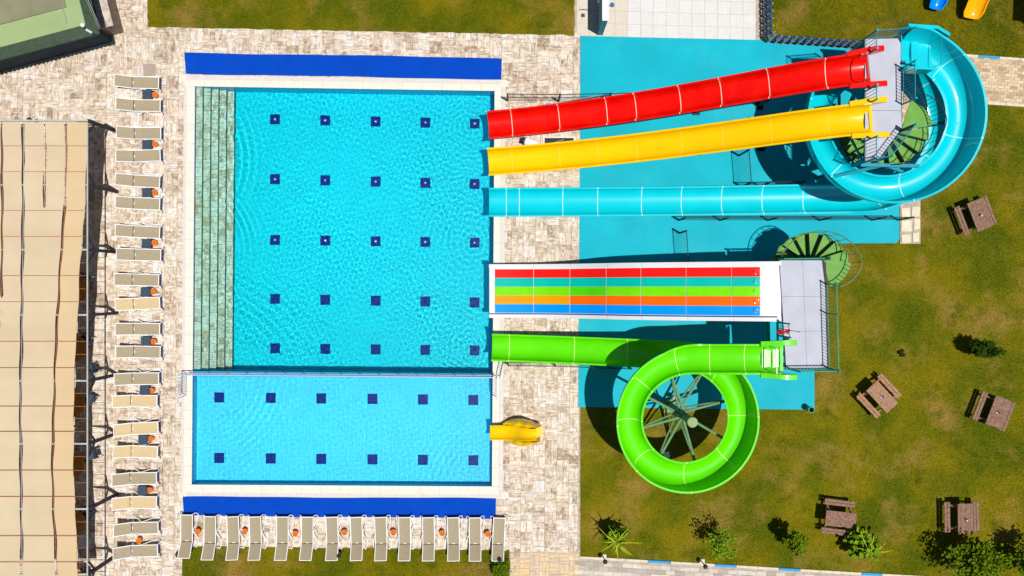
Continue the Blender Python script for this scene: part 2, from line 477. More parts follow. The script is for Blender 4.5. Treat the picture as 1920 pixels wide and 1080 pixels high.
pavement = tag(holed_sheet('pavement', P(-60, 0).x, P(1088, 0).x, P(0, 1130).y, P(0, -60).y, -.022, M['grout']), 'terrace paved in mixed beige and taupe stone look tiles', None, None, 'structure')
TS = TileSet(pavement, M['tile'], .0)
def px_uv_rect(x0, y0, x1, y1):
    pts = [to_uv(P(x, y)) for x, y in ((x0, y0), (x1, y0), (x1, y1), (x0, y1))]
    return (sum(sorted(p[0] for p in pts)[:2]) / 2, sum(sorted(p[0] for p in pts)[2:]) / 2, sum(sorted(p[1] for p in pts)[:2]) / 2, sum(sorted(p[1] for p in pts)[2:]) / 2)
regions = [px_uv_rect(-50, -50, 352, 1125), px_uv_rect(352, 56, 1087, 155), px_uv_rect(940, 155, 1087, 1036), px_uv_rect(352, 922, 940, 1029), px_uv_rect(940, 1029, 957, 1036)]
MOD = .56
def lay(TSx, regs, mod, kinds=(2, 2, 3, 4, 2, 5)):
    u0 = min(r[0] for r in regs); u1 = max(r[1] for r in regs); v0 = min(r[2] for r in regs); v1 = max(r[3] for r in regs)
    nu = int((u1 - u0) / mod) + 2; nv = int((v1 - v0) / mod) + 2
    for i in range(nu):
        for j in range(nv):
            cu, cv = u0 + i * mod, v0 - mod + j * mod + ((i * .37) % 1.0) * mod
            k = random.choice(kinds); d = (i + j) % 2 if random.random() < .7 else random.randint(0, 1)
            if k in (2, 3): cells = [(q / k, 0, 1 / k, 1) if d else (0, q / k, 1, 1 / k) for q in range(k)]
            elif k == 4: cells = [(a / 2, b / 2, .5, .5) for a in (0, 1) for b in (0, 1)]
            else: cells = [(0, 0, .62, .38), (.62, 0, .38, .62), (0, .38, .38, .62), (.38, .62, .62, .38), (.38, .38, .24, .24)]
            t0 = tone()
            for (a, b, w, h) in cells:
                tt = min(1, max(0, t0 * .45 + tone() * .55))
                x0, x1, y0, y1 = cu + a * mod, cu + (a + w) * mod, cv + b * mod, cv + (b + h) * mod
                for r in regs:
                    xa, xb, ya, yb = max(x0, r[0]), min(x1, r[1]), max(y0, r[2]), min(y1, r[3])
                    if xb - xa > .035 and yb - ya > .035:
                        TSx.add((xa + xb) / 2, (ya + yb) / 2, xb - xa, yb - ya, tt, d)
lay(TS, regions, MOD)
TS.flush()

# --- lawns that lie a little proud of the paving
lawn_top = pxpoly((275, -60), (1077, -60), (1077, 66), (900, 62.5), (600, 57), (277, 51))
lawn_bot = pxpoly((343, 1023), (600, 1027), (925, 1031), (956, 1032), (956, 1140), (341, 1140))
for nm, pl, lb in (('lawn', lawn_top, 'strip of mown lawn above the upper blue mat'), ('lawn', lawn_bot, 'strip of mown lawn behind the lower row of loungers')):
    rg = []
    for a, b in zip(pl, pl[1:] + pl[:1]):
        k = max(1, int((b - a).length / .25))
        rg += [a.lerp(b, i / k) + Vector((random.uniform(-.03, .03), random.uniform(-.03, .03), 0)) for i in range(k)]
    pl = rg
    tag(MB().prism(pl, -.03, .016).build(nm, M['turf']), lb, None, None, 'structure')

# --- painted slab below the slides
slab_px = [(1088.5, 67.5), (1428, 75), (1446, 81), (1540, 87), (1616, 93), (1686, 98), (1686, 448), (1681, 456), (1600, 456), (1527, 457), (1527, 768), (1300, 766), (1084, 763)]
slab_poly = pxpoly(*slab_px)
tag(MB().prism(slab_poly, -.03, .012).build('painted_slab', M['slab']), 'turquoise painted concrete slab under the water slides', None, None, 'structure')

# --- pale concrete tiles at the top
ctop = pxpoly((1080, -60), (1433, -60), (1433, 76), (1088, 67.5), (1075, 66))
cslab = tag(MB().prism(ctop, -.03, -.006).build('concrete_pavement', M['grout']), 'pale concrete slab paving beside the picket fence', None, None, 'structure')
CT = TileSet(cslab, M['concrete_tile'], .006, .02, .008, 300, .004, 'slab', TH * 1.8)
a_ = TH * 1.8
for i in range(15):
    for j in range(6):
        px = 1093 + i * 24; py = 55 - j * 24 + .028 * (px - 1088)
        p = P(px, py); u = p.x * math.cos(a_) + p.y * math.sin(a_); v = -p.x * math.sin(a_) + p.y * math.cos(a_)
        if px < 1424: CT.add(u, v, .6, .6, random.uniform(.62, 1.0) if px > 1185 else .05, (i + j) % 2)
CT.flush()

# --- tan paving at the bottom, block path beside the lawn, sandy path at the right
tp = tag(sheet('tan_pavement', pxpoly((955, 1034), (1087, 1037), (1089, 1140), (955, 1140)), -.012, M['grout']), 'tan and ochre tile paving at the bottom of the terrace', None, None, 'structure')
TT = TileSet(tp, M['tan_tile'], .003, .02, .012, 300, .006, 'tile')
lay(TT, [px_uv_rect(956, 1037, 1087, 1110)], .46, (2, 4, 5, 3))
TT.flush()

bl = [(1087, 1045), (1300, 1057), (1500, 1069), (1730, 1082), (1990, 1098)]
bpoly = pxpoly(*bl, (1990, 1180), (1087, 1180))
bp_ = tag(MB().prism(bpoly, -.03, -.008).build('path', M['grout']), 'grey block paved path along the bottom edge', None, None, 'structure')
slope = -math.atan2(53, 903)
BT = TileSet(bp_, M['block'], .006, .03, .014, 300, .006, 'block', slope)
c_, s_ = math.cos(slope), math.sin(slope)
q0 = P(1087, 1046.5)
for r in range(10):
    for i in range(48):
        uo = (i + (r % 2) * .5) * .45; vo = -(r + .5) * .21 - .13
        x = q0.x + uo * c_ - vo * s_; y = q0.y + uo * s_ + vo * c_
        if y > -14.2 and x < 24.5:
            BT.add(x * c_ + y * s_, -x * s_ + y * c_, .45, .21, random.random(), 0)
BT.flush()
def kerb(name, label, pts, cols, w=.12, h=.07):
    """kerb stones along a pixel line"""
    root = thing(name, label, 'kerb', P(*pts[0]))
    tot = 0
    segs = []
    for (a, b) in zip(pts[:-1], pts[1:]):
        A, B = P(*a), P(*b); L = (B - A).length; n = max(1, round(L / 1.0))
        for i in range(n):
            segs.append((A.lerp(B, i / n), A.lerp(B, (i + 1) / n)))
    for i, (A, B) in enumerate(segs):
        d = (B - A).normalized()
        mdl = (A + B) / 2 + Vector((0, 0, h / 2 - .03))
        MB().cbox(mdl, ((B - A).length - .015, w, h + .0), .015, math.atan2(d.y, d.x)).build('kerb_stone', M['kerb_blue'] if cols(i) else M['kerb_white'], root)
kerb('kerb', 'white kerb with blue stones along the bottom block path', bl, lambda i: i in (3, 6, 9, 13, 17))
pr = pxpoly((1688, 97), (1800, 103), (1990, 118), (1990, 204), (1860, 194), (1735, 190), (1726, 200), (1726, 457), (1688, 457))
pr_o = tag(MB().prism(pr, -.03, -.008).build('path', M['grout']), 'sandy block path running to the right edge behind the blue slide', None, None, 'structure')
PT = TileSet(pr_o, M['sand_block'], .006, .03, .012, 300, .006, 'block', -.075)
c_, s_ = math.cos(-.075), math.sin(-.075)
def in_poly(pt, poly):
    x, y = pt[0], pt[1]; r = False; n = len(poly)
    for i in range(n):
        x1, y1 = poly[i][0], poly[i][1]; x2, y2 = poly[(i + 1) % n][0], poly[(i + 1) % n][1]
        if (y1 > y) != (y2 > y) and x < (x2 - x1) * (y - y1) / (y2 - y1) + x1: r = not r
    return r
for r in range(40):
    for i in range(40):
        u = 17.2 + (i + (r % 2) * .5) * .30; v = 7.2 + r * .145
        x, y = u * c_ - v * s_, u * s_ + v * c_
        if x < 24.6 and in_poly((x, y), pr): PT.add(u, v, .30, .145, random.random(), 0)
PT.flush(lambda q: -q[0])
kerb('kerb', 'white and blue kerb along the upper edge of the sandy path', [(1795, 103), (1990, 117)], lambda i: i == 1)
kerb('kerb', 'white and blue kerb along the lower edge of the sandy path', [(1850, 193.5), (1990, 203)], lambda i: i == 2)
ssl = thing('stepping_stones', 'irregular sandstone stepping slabs beside the slab corner', 'stepping stones', P(1705, 420))
for (x0, y0, x1, y1) in ((1690, 390, 1706, 409), (1709, 388, 1724, 406), (1690, 413, 1709, 434), (1713, 411, 1725, 430), (1690, 440, 1706, 455), (1712, 436, 1722, 453)):
    pl = [P(x0 + random.uniform(-1, 1), y0 + random.uniform(-1, 1)), P(x1 + random.uniform(-1, 1), y0 + random.uniform(-1, 1)), P(x1 + random.uniform(-1, 1), y1 + random.uniform(-1, 1)), P(x0 + random.uniform(-1, 1), y1 + random.uniform(-1, 1))]
    MB().prism(pl, -.02, .03).build('stone', M['sandstone'], ssl)

# --- grass blades
def scatter(poly, n, avoid=(), z=0.0, rng=np.random.default_rng(3)):
    xs = np.array([p[0] for p in poly]); ys = np.array([p[1] for p in poly])
    pts = np.stack([rng.uniform(xs.min(), xs.max(), n), rng.uniform(ys.min(), ys.max(), n)], 1)
    def inside(pts, poly):
        r = np.zeros(len(pts), bool); k = len(poly)
        for i in range(k):
            x1, y1 = poly[i][0], poly[i][1]; x2, y2 = poly[(i + 1) % k][0], poly[(i + 1) % k][1]
            if y1 == y2: continue
            c = ((y1 > pts[:, 1]) != (y2 > pts[:, 1])) & (pts[:, 0] < (x2 - x1) * (pts[:, 1] - y1) / (y2 - y1) + x1)
            r ^= c
        return r
    keep = inside(pts, poly)
    for a in avoid: keep &= ~inside(pts, a)
    pts = pts[keep]; k = len(pts)
    ang = rng.uniform(0, 6.28, k); h = rng.uniform(.025, .06, k); w = rng.uniform(.008, .016, k); lean = rng.uniform(.3, 1.3, k) * h; la = rng.uniform(0, 6.28, k)
    v = np.zeros((k, 3, 3))
    v[:, 0, 0] = pts[:, 0] + np.cos(ang) * w; v[:, 0, 1] = pts[:, 1] + np.sin(ang) * w; v[:, 0, 2] = z
    v[:, 1, 0] = pts[:, 0] - np.cos(ang) * w; v[:, 1, 1] = pts[:, 1] - np.sin(ang) * w; v[:, 1, 2] = z
    v[:, 2, 0] = pts[:, 0] + np.cos(la) * lean; v[:, 2, 1] = pts[:, 1] + np.sin(la) * lean; v[:, 2, 2] = z + h
    return v.reshape(-1, 3)
def blades(name, label, arrs):
    v = np.concatenate(arrs); k = len(v) // 3
    me = bpy.data.meshes.new(name)
    me.vertices.add(len(v)); me.vertices.foreach_set('co', v.ravel().astype(np.float32))
    me.loops.add(len(v)); me.loops.foreach_set('vertex_index', np.arange(len(v), dtype=np.int32))
    me.polygons.add(k); me.polygons.foreach_set('loop_start', np.arange(0, len(v), 3, dtype=np.int32))
    me.materials.append(M['blade']); me.update(calc_edges=True)
    return tag(put(name, me), label, 'grass', None, 'stuff')
lawn_right = [P(*q) for q in ((1086, 764), (1527, 770), (1527, 457), (1727, 457), (1727, 192), (1860, 196), (1960, 202), (1960, 1096), (1730, 1081), (1500, 1068), (1087, 1044))]
lawn_ne = [P(*q) for q in ((1437, -30), (1960, -30), (1960, 113), (1800, 102), (1690, 96), (1616, 92), (1540, 86), (1446, 80))]
blades('grass', 'short mown grass of the lawns', [scatter(lawn_right, 300000, z=-.03), scatter(lawn_ne, 60000, z=-.03),
       scatter([P(277, -20), P(1076, -20), P(1076, 65), P(600, 56), P(277, 50)], 52000, z=.016), scatter([P(343, 1024), P(955, 1033), P(955, 1100), P(342, 1100)], 30000, z=.016)])

# ------------------------------------------------------------------ the two pools
WL = -.10                                                       # water level
pA, pB, pC, pD = P(365, 161.5), P(928, 170), P(923, 912.5), P(359, 909)
def onleft(py): return pA.lerp(pD, (py - 161.5) / (909 - 161.5))
def onright(py): return pB.lerp(pC, (py - 170) / (912.5 - 170))
dA, dB = onleft(694.5), onright(700)                            # divider, upper face
eA, eB = onleft(705), onright(709)                              # divider, lower face

def pool_builder(name, label, quad, depth, fmat, watermat, coping_edges, water_label, seedv, sources, amp, arcs=()):
    tl, tr, br, bl_ = [Vector(q) for q in quad]
    cen = (tl + tr + br + bl_) / 4
    root = thing(name, label, 'pool', (cen.x, cen.y, 0))
    def recv(o): o.cycles.is_caustics_receiver = True; return o
    def out(p, k): return p + (p - cen).normalized() * k
    f = MB().add([tuple(out(p, .05).xy) + (-depth,) for p in (bl_, br, tr, tl)], [(0, 1, 2, 3)]).build('floor', fmat, root); recv(f)
    sides = [(tl, tr), (tr, br), (br, bl_), (bl_, tl)]
    for a, b in sides:
        d = (b - a).normalized(); nrm = Vector((d.y, -d.x, 0))
        if nrm.dot((a + b) / 2 - cen) < 0: nrm = -nrm
        e = d * .14
        w = MB().prism([a - e * 0, b + e * 0, b + nrm * .16 + e, a + nrm * .16 - e], -depth - .02, -.012).build('wall', M['pool_wall'], root); recv(w)
        i = -nrm * .006
        bd = MB().prism([a + i + d * .01, b + i - d * .01, b + nrm * .03, a + nrm * .03], -.22, -.010).build('waterline_band', M['pool_band'], w); recv(bd)
    # water body
    rng = np.random.default_rng(seedv)
    W = ((tr - tl).length + (br - bl_).length) / 2; H = ((bl_ - tl).length + (br - tr).length) / 2
    step = .031
    nu, nv = int(W / step), int(H / step)
    uu = np.linspace(-.004, 1.004, nu); vv = np.linspace(-.004, 1.004, nv)
    U, V = np.meshgrid(uu, vv)
    X = (tl.x * (1 - U) + tr.x * U) * (1 - V) + (bl_.x * (1 - U) + br.x * U) * V
    Y = (tl.y * (1 - U) + tr.y * U) * (1 - V) + (bl_.y * (1 - U) + br.y * U) * V
    Z = np.zeros_like(X)
    # patches where the chop is stronger or weaker
    patch = np.ones_like(X) * .8
    for _ in range(5):
        k = 2 * math.pi / rng.uniform(5, 12); a = rng.uniform(0, 6.28)
        patch += .10 * np.sin(k * (X * math.cos(a) + Y * math.sin(a)) + rng.uniform(0, 6.28))
    for _ in range(64):
        lam = math.exp(rng.uniform(math.log(.12), math.log(.36)))
        a = rng.normal(.5, 1.1); k = 2 * math.pi / lam
        Z += .00040 * (lam / .4) ** 1.15 * np.sin(k * (X * math.cos(a) + Y * math.sin(a)) + rng.uniform(0, 6.28)) * patch
    for (sx, sy, lam, am, rad) in sources:
        s_ = P(sx, sy); r_ = np.hypot(X - s_.x, Y - s_.y)
        th_ = np.arctan2(Y - s_.y, X - s_.x); wob = lam * (1 + .05 * np.sin(3 * th_ + sx) + .04 * np.sin(7 * th_ + 1.3 * r_) + .03 * np.sin(2.1 * X + 1.7 * Y))
        Z += .62 * am * (.65 + .35 * np.sin(5 * th_ + 2.1 * r_ + sy)) * np.sin(2 * math.pi * r_ / wob) * np.exp(-r_ / rad) * (1 - np.exp(-r_ / .12))
    for (sx, sy, lam, am, r0, wd, a0, aw) in arcs:           # wave trains running along the steps and walls
        s_ = P(sx, sy); r_ = np.hypot(X - s_.x, Y - s_.y); th_ = np.arctan2(Y - s_.y, X - s_.x)
        Z += am * np.sin(2 * math.pi * r_ / lam + 1.2 * np.sin(3.1 * th_)) * np.exp(-((r_ - r0) / wd) ** 2) * np.exp(-((th_ - a0) / aw) ** 2)
    Z = Z * amp + WL
    top = np.stack([X, Y, Z], -1).reshape(-1, 3)
    F = []
    for j in range(nv - 1):
        o_ = j * nu
        F.extend((o_ + i, o_ + nu + i, o_ + nu + i + 1, o_ + i + 1) for i in range(nu - 1))
    me = bpy.data.meshes.new('water'); me.from_pydata(top.tolist(), [], F); me.materials.append(watermat); me.shade_smooth(); me.update()
    wo = put('water', me)
    wo.cycles.is_caustics_caster = True
    tag(wo, water_label, None, None, 'structure')
    return root, recv

def ring_of_stones(root, edges, w0, w1, zt, material, nm, L, thick=.06):
    """stones along edges, between offsets w0 and w1 outward"""
    for (a, b, nrm, ext0, ext1) in edges:
        a = Vector(a); b = Vector(b); d = (b - a).normalized(); nrm = Vector(nrm); nrm = (nrm - d * nrm.dot(d)).normalized()
        a2 = a - d * ext0; b2 = b + d * ext1; T = (b2 - a2).length; n = max(1, round(T / L))
        for i in range(n):
            p0 = a2 + d * (T * i / n + .004); p1 = a2 + d * (T * (i + 1) / n - .004)
            q = [p0 + nrm * w0, p1 + nrm * w0, p1 + nrm * w1, p0 + nrm * w1]
            MB().prism(q, zt - thick, zt + random.uniform(-.002, .002)).build(nm, material, root)

src_big = [(890, 455, .30, .0042, 2.4), (890, 657, .27, .0044, 1.6), (890, 232, .24, .003, 1.8), (890, 345, .34, .0024, 1.5), (400, 420, .62, .0034, 2.6), (560, 690, .5, .0022, 3.0), (705, 520, .42, .0014, 4.0), (918, 240, .3, .003, 1.2), (919, 550, .34, .003, 1.5)]
big, recv = pool_builder('swimming_pool', 'large turquoise pool with stone tiled steps along its left side', (pA, pB, dB, dA), 1.35, M['pool_floor'], M['water'], None, 'rippling turquoise water of the large pool', 11, src_big, 1.0, [(285, 290, .36, .0042, 4.1, .8, .05, .6), (330, 470, .3, .0034, 3.2, .7, .5, .5), (360, 760, .4, .003, 5.2, 1.6, .9, .4)])
src_small = [(405, 800, .40, .003, 3.0), (888, 863, .2, .0032, .8), (620, 730, .36, .0016, 3.0), (920, 805, .26, .002, 1.6), (480, 900, .3, .0016, 2.0)]
small, recv = pool_builder('paddling_pool', 'smaller pale blue pool below the divider fence', (eA, eB, pC, pD), .75, M['pool_floor_light'], M['water_shallow'], None, 'rippling pale blue water of the smaller pool', 23, src_small, .9, [(330, 690, .32, .0036, 4.4, 1.0, -.55, .5), (960, 940, .3, .0026, 3.6, 1.0, 2.6, .5)])

L_, R_, U_, D_ = (-1, 0, 0), (1, 0, 0), (0, 1, 0), (0, -1, 0)
ring_of_stones(big, [(pA, pB, U_, .46, .30)], -.015, .30, .022, M['coping'], 'coping_stone', .9)
ring_of_stones(big, [(pA, dA, L_, -.02, .12)], -.015, .36, .021, M['coping'], 'coping_stone', .9)
ring_of_stones(big, [(pB, dB, R_, -.02, .12)], -.015, .30, .021, M['coping'], 'coping_stone', .9)
ring_of_stones(small, [(pD, pC, D_, .40, .30)], -.015, .36, .022, M['coping'], 'coping_stone', .9)
ring_of_stones(small, [(eA, pD, L_, .13, -.02)], -.015, .36, .021, M['coping'], 'coping_stone', .9)
ring_of_stones(small, [(eB, pC, R_, .13, -.02)], -.015, .30, .021, M['coping'], 'coping_stone', .9)
ring_of_stones(big, [(pA, pB, U_, .44, .50)], .305, .52, .014, M['grate'], 'gutter_grate', 1.25)
ring_of_stones(big, [(pA, dA, L_, .28, .1)], .365, .50, .012, M['grate'], 'gutter_grate', 1.25)
ring_of_stones(big, [(pB, dB, R_, .28, .1)], .305, .50, .012, M['grate'], 'gutter_grate', 1.25)
ring_of_stones(small, [(pD, pC, D_, .40, .5)], .365, .56, .014, M['grate'], 'gutter_grate', 1.25)
ring_of_stones(small, [(eA, pD, L_, .13, .34)], .365, .50, .012, M['grate'], 'gutter_grate', 1.25)
ring_of_stones(small, [(eB, pC, R_, .13, .34)], .305, .50, .012, M['grate'], 'gutter_grate', 1.25)
for (px, py, rt) in ((342, 146, big), (946, 157, big), (946, 928, small), (343, 928, small)):
    p = P(px, py)
    c_o = MB().cbox((p.x, p.y, .014), (.30, .30, .03), .006).build('corner_cover', M['coping'], rt)
    MB().bar((p.x - .09, p.y + .09, .0315), (p.x + .09, p.y - .09, .0315), .012, .006).build('corner_mark', M['hatch'], c_o)

# steps along the left wall
NS = 5
for i in range(NS):
    z = -.24 - i * .205
    x0 = 365.5 + i * 14.9; x1 = x0 + 14.9
    app = WL + (z - WL) / 1.33                                  # where the water lifts it to
    s_t = (CAMH - app) / CAMH
    topL, botL = P(0, 163), P(0, 692)
    q = []
    for (xx, yy) in ((x0, 162.0), (x1, 162.5), (x1 - 4.2, 694), (x0 - 4.2, 694)):
        p = P(xx, yy, app); q.append(Vector((p.x, p.y, 0)))
    if i == 0:
        q[0].x = pA.x - .02; q[3].x = dA.x - .02
    q[0].y = lerp(pA.y, pB.y, .03 * i) - .0; q[1].y = q[0].y - .004; q[2].y = q[3].y = dA.y + .0
    st = MB().prism(q, -1.36, z - .02).build('step', M['step_edge'], big); recv(st)
    L = q[0].y - q[3].y; y = 0.0
    w = (q[1] - q[0]).length
    while y < L - .05:
        n2 = random.choice((.30, .42, .5, .34, .24))
        n2 = min(n2, L - y)
        t0, t1 = y / L, (y + n2) / L
        cuts = random.choice(((0, 1), (0, .5, 1), (0, 1), (0, .36, 1), (0, .64, 1)))
        for c0, c1 in zip(cuts[:-1], cuts[1:]):
            def qq(s_, t_): return q[0].lerp(q[1], s_).lerp(q[3].lerp(q[2], s_), t_)
            e0 = .012 if c0 == 0 else .01; e1 = .035 if c1 == 1 else .01
            pl = [qq(c0 + e0, t0 + .006 / L), qq(c1 - e1, t0 + .006 / L), qq(c1 - e1, t1 - .006 / L), qq(c0 + e0, t1 - .006 / L)]
            b = MB().prism(pl, z - .03, z); me = b.mesh('step_tile', M['step_tile'])
            at = me.color_attributes.new('tile', 'FLOAT_COLOR', 'CORNER'); tn = tone(); rn = random.random(); dd = random.choice((0, 1))
            for k in range(len(at.data)): at.data[k].color = (tn, dd, rn, 1)
            recv(put('step_tile', me, st))
        y += n2

# navy squares on the pool floors
def square(px, py, depth, root, nozzle, sz=.485):
    app = WL - (depth + WL) / 1.33
    p = P(px, py, app)
    b = MB()
    for i in range(4):
        b.cbox((p.x + (i - 1.5) * sz / 4, p.y, -depth + .006), (sz / 4 - .012, sz, .014), .003)
    for j in (-1, 0, 1): b.box((p.x, p.y + j * sz / 3.2, -depth + .0035), (sz - .02, sz / 3.4, .006))
    o = b.build('floor_grille', M['pool_square'], root); recv(o)
    if nozzle:
        recv(MB().lathe((p.x, p.y, -depth + .01), [(.055, 0), (.055, .02), (.035, .035), (.02, .05)], 10).build('nozzle', M['nozzle'], o))
rows = [(224, 232), (336, 345), (450, 455), (560.5, 567), (653, 657)]
for r_i, (ya, yb) in enumerate(rows):
    for k, px in enumerate((516, 610, 704.5, 797.5, 890)):
        square(px, lerp(ya, yb, k / 4), 1.35, big, r_i < 3)
for (ya, yb) in ((745, 750), (858.5, 863)):
    for k, px in enumerate((411.5, 508, 602.5, 698.5, 793, 887.5)):
        square(px, lerp(ya, yb, k / 5), .75, small, False)

# divider wall with its fence
dv = thing('divider_fence', 'pale blue mesh fence on the low wall between the two pools', 'fence', (dA + dB) / 2)
wl = MB().prism([eA + Vector((-.0, .0, 0)), eB, dB, dA], -1.36, -.16).build('divider_wall', M['pool_wall'], dv); recv(wl)
fa = dA.lerp(eA, .45); fb = dB.lerp(eB, .45)
NF = 16
for i in range(NF + 1):
    p = fa.lerp(fb, i / NF)
    MB().tube([(p.x, p.y, -.17), (p.x, p.y, .88)], .02, 6).build('post', M['rail_violet'], dv, 40)
for nm, z in (('top_rail', .88), ('bottom_rail', .05)):
    MB().tube([(fa.x - .25, fa.y, z), (fb.x + .25, fb.y, z)], .022, 6).build(nm, M['rail_violet'], dv, 40)
nb = MB()
for i in range(int((fb - fa).length / .11)):
    p = fa.lerp(fb, i * .11 / (fb - fa).length); nb.bar((p.x, p.y, .05), (p.x, p.y, .88), .012)
tag(nb.build('fence_bars', M['rail_violet'], dv), None, None, None, 'stuff')

def gate(label, a, b, mat_, h=1.0):
    """small railing panel standing on the coping"""
    a = Vector(a); b = Vector(b)
    g = thing('side_railing', label, 'railing', a)
    for p in (a, b): MB().tube([(p.x, p.y, .02), (p.x, p.y, h)], .022, 6).build('post', mat_, g, 40)
    for nm, z in (('top_rail', h), ('bottom_rail', .14)):
        MB().tube([(a.x, a.y, z), (b.x, b.y, z)], .02, 6).build(nm, mat_, g, 40)
    k = MB(); n = int((b - a).length / .11)
    for i in range(1, n): p = a.lerp(b, i / n); k.bar((p.x, p.y, .14), (p.x, p.y, h), .014)
    tag(k.build('rail_bars', mat_, g), None, None, None, 'stuff')
gate('violet grey railing panel on the left coping at the divider', P(350.5, 700), P(350, 741), M['rail_violet'])
gate('violet grey railing panel on the right coping at the divider', P(931.5, 706), P(931, 744), M['rail_violet'])
gate('thin violet railing on the right coping beside the green slide', P(944, 679), P(938, 706), M['rail_violet'], .9)

# blue mats
def bluemat(label, c):
    tl, tr, br, bl_ = [P(*q) for q in c]
    n = 40; b = MB(); rng = random.Random(len(label))
    ph = rng.uniform(0, 6)
    vs_ = []
    for j in range(2):
        for i in range(n + 1):
            t = i / n
            p = (tl.lerp(tr, t) if j == 0 else bl_.lerp(br, t))
            vs_.append((p.x, p.y + .016 * math.sin(t * 9 + ph + j) + .008 * math.sin(t * 23 + j * 2), 0))
    poly = vs_[:n + 1] + list(reversed(vs_[n + 1:]))
    o = MB().prism(poly, .010, .034).build('blue_mat', M['mat_blue'])
    return tag(o, label, 'mat', 'blue mats at the pool ends')
bluemat('royal blue carpet strip between the top lawn and the large pool', [(346, 99), (941, 109), (940, 149.5), (349, 138.5)])
bluemat('royal blue carpet strip below the small pool, partly under loungers', [(343, 931), (930, 934), (929.5, 972), (345, 966)])

# ------------------------------------------------------------------ loungers
def make_lounger(label, group):
    """foot end at +x, head at -x, origin below the middle of the flat part"""
    root = thing('sun_lounger', label, 'sun lounger', (0, 0, 0), group)
    W = .54; zf = .33
    back_len = .74; ba = R(28)
    hx, hz = -.55 - back_len * math.cos(ba), zf + back_len * math.sin(ba)
    def sling(x0, z0, x1, z1, name):
        n = 8; b = MB(); vs_ = []; fs = []
        for i in range(n + 1):
            t = i / n; x = lerp(x0, x1, t); z = lerp(z0, z1, t)
            for j in range(5):
                y = (j / 4 - .5) * (W - .03); sag = -.022 * (1 - (2 * j / 4 - 1) ** 2)
                vs_.append((x, y, z + sag + .004))
        for i in range(n):
            for j in range(4):
                a = i * 5 + j; fs.append((a, a + 1, a + 6, a + 5))
        m_ = len(vs_)
        vs2 = vs_ + [(x, y, z - .012) for x, y, z in vs_]
        fs2 = fs + [tuple(q + m_ for q in reversed(f)) for f in fs]
        per = [j for j in range(5)] + [i * 5 + 4 for i in range(1, n + 1)] + [n * 5 + j for j in (3, 2, 1, 0)] + [i * 5 for i in range(n - 1, 0, -1)]
        for a, c in zip(per, per[1:] + per[:1]): fs2.append((c, a, a + m_, c + m_))
        return b.add(vs2, fs2).build(name, M['sling'], root, 60)
    sling(.66, zf, -.54, zf, 'seat')
    sling(-.57, zf + .012, hx + .02, hz - .01, 'backrest')
    f = MB()
    for s in (-1, 1):
        f.bar((.68, s * W / 2, zf), (-.56, s * W / 2, zf), .034, .03)
        f.bar((-.56, s * W / 2, zf + .008), (hx, s * W / 2, hz), .034, .028)
    f.bar((.68, -W / 2, zf), (.68, W / 2, zf), .034, .03)
    f.bar((-.52, -W / 2, zf - .03), (-.52, W / 2, zf - .03), .03)
    f.build('frame', M['white_alu'], root)
    MB().bar((hx, -W / 2 - .012, hz), (hx, W / 2 + .012, hz), .03).build('head_bar', M['white_alu'], root)
    for s in (-1, 1):
        o_ = W / 2 + .03
        pts = [(.70, s * W / 2, zf), (.74, s * (o_ + .05), .20), (.62, s * (o_ + .11), .03), (.34, s * (o_ + .08), .04), (.02, s * (o_ + .0), .26), (-.12, s * (o_ - .01), .29), (-.30, s * (o_ + .06), .18), (-.50, s * (o_ + .13), .03), (-.72, s * (o_ + .12), .03), (-.92, s * (o_ + .02), .05)]
        # smooth the bend
        sm = []
        for i in range(len(pts) - 1):
            p0 = Vector(pts[max(i - 1, 0)]); p1 = Vector(pts[i]); p2 = Vector(pts[i + 1]); p3 = Vector(pts[min(i + 2, len(pts) - 1)])
            for k in range(4):
                t = k / 4
                sm.append(.5 * ((2 * p1) + (p2 - p0) * t + (2 * p0 - 5 * p1 + 4 * p2 - p3) * t * t + (3 * p1 - p0 - 3 * p2 + p3) * t ** 3))
        sm.append(Vector(pts[-1]))
        MB().tube(sm, .02, 6).build('side_leg', M['white_alu'], root, 50)
    MB().tube([(.66, -W / 2 - .05, .04), (.66, W / 2 + .05, .04)], .016, 6).build('foot_brace', M['deep_blue_paint'], root, 50)
    MB().bar((-.86, -W / 2 - .07, .035), (-.86, W / 2 + .07, .035), .03).build('head_brace', M['white_alu'], root)
    return root

left_y = [155, 198, 250, 292, 340, 382, 435, 478, 525, 569, 617, 660, 710, 752, 803, 847, 897, 942, 990, 1033]
left_x = [256, 259, 260, 259, 258, 258, 258, 260, 256, 258, 258, 259, 256, 253, 255, 254, 252, 252, 255, 254]
tan_left = {9, 13, 14, 15, 17}
proto = make_lounger('x', 'loungers in the column left of the pool')
LK = kids_of(proto)
PAIR = ['top', 'second', 'third', 'fourth', 'fifth', 'sixth', 'seventh', 'eighth', 'ninth', 'bottom']
FT = {}
def fabric_variant(out, mm):
    for nm in ('seat', 'backrest'):
        o = out[nm]; key = (nm, mm)
        if key not in FT:
            d = o.data.copy(); d.materials[0] = M[mm]; FT[key] = d
        o.data = FT[key]
for i, (px, py) in enumerate(zip(left_x, left_y)):
    p = P(px + 14, py, .33)
    tanned = i in tan_left
    lab = '%s fabric lounger, %s one of the %s pair in the left column' % ('yellowish tan' if tanned else 'taupe grey', 'upper' if i % 2 == 0 else 'lower', PAIR[i // 2])
    rz = R(random.uniform(-3.2, 3.2))
    if i == 0:
        proto.location = (p.x, p.y, 0); proto.rotation_euler = (0, 0, rz); tag(proto, lab)
        out = None
    else:
        r, out = copy_tree(proto, LK, (p.x, p.y, 0), rz, lab)
        if tanned: fabric_variant(out, 'sling_tan')
bot_x = [347, 391, 435, 477, 528, 575, 622, 668, 714, 759, 804, 851, 892, 937]
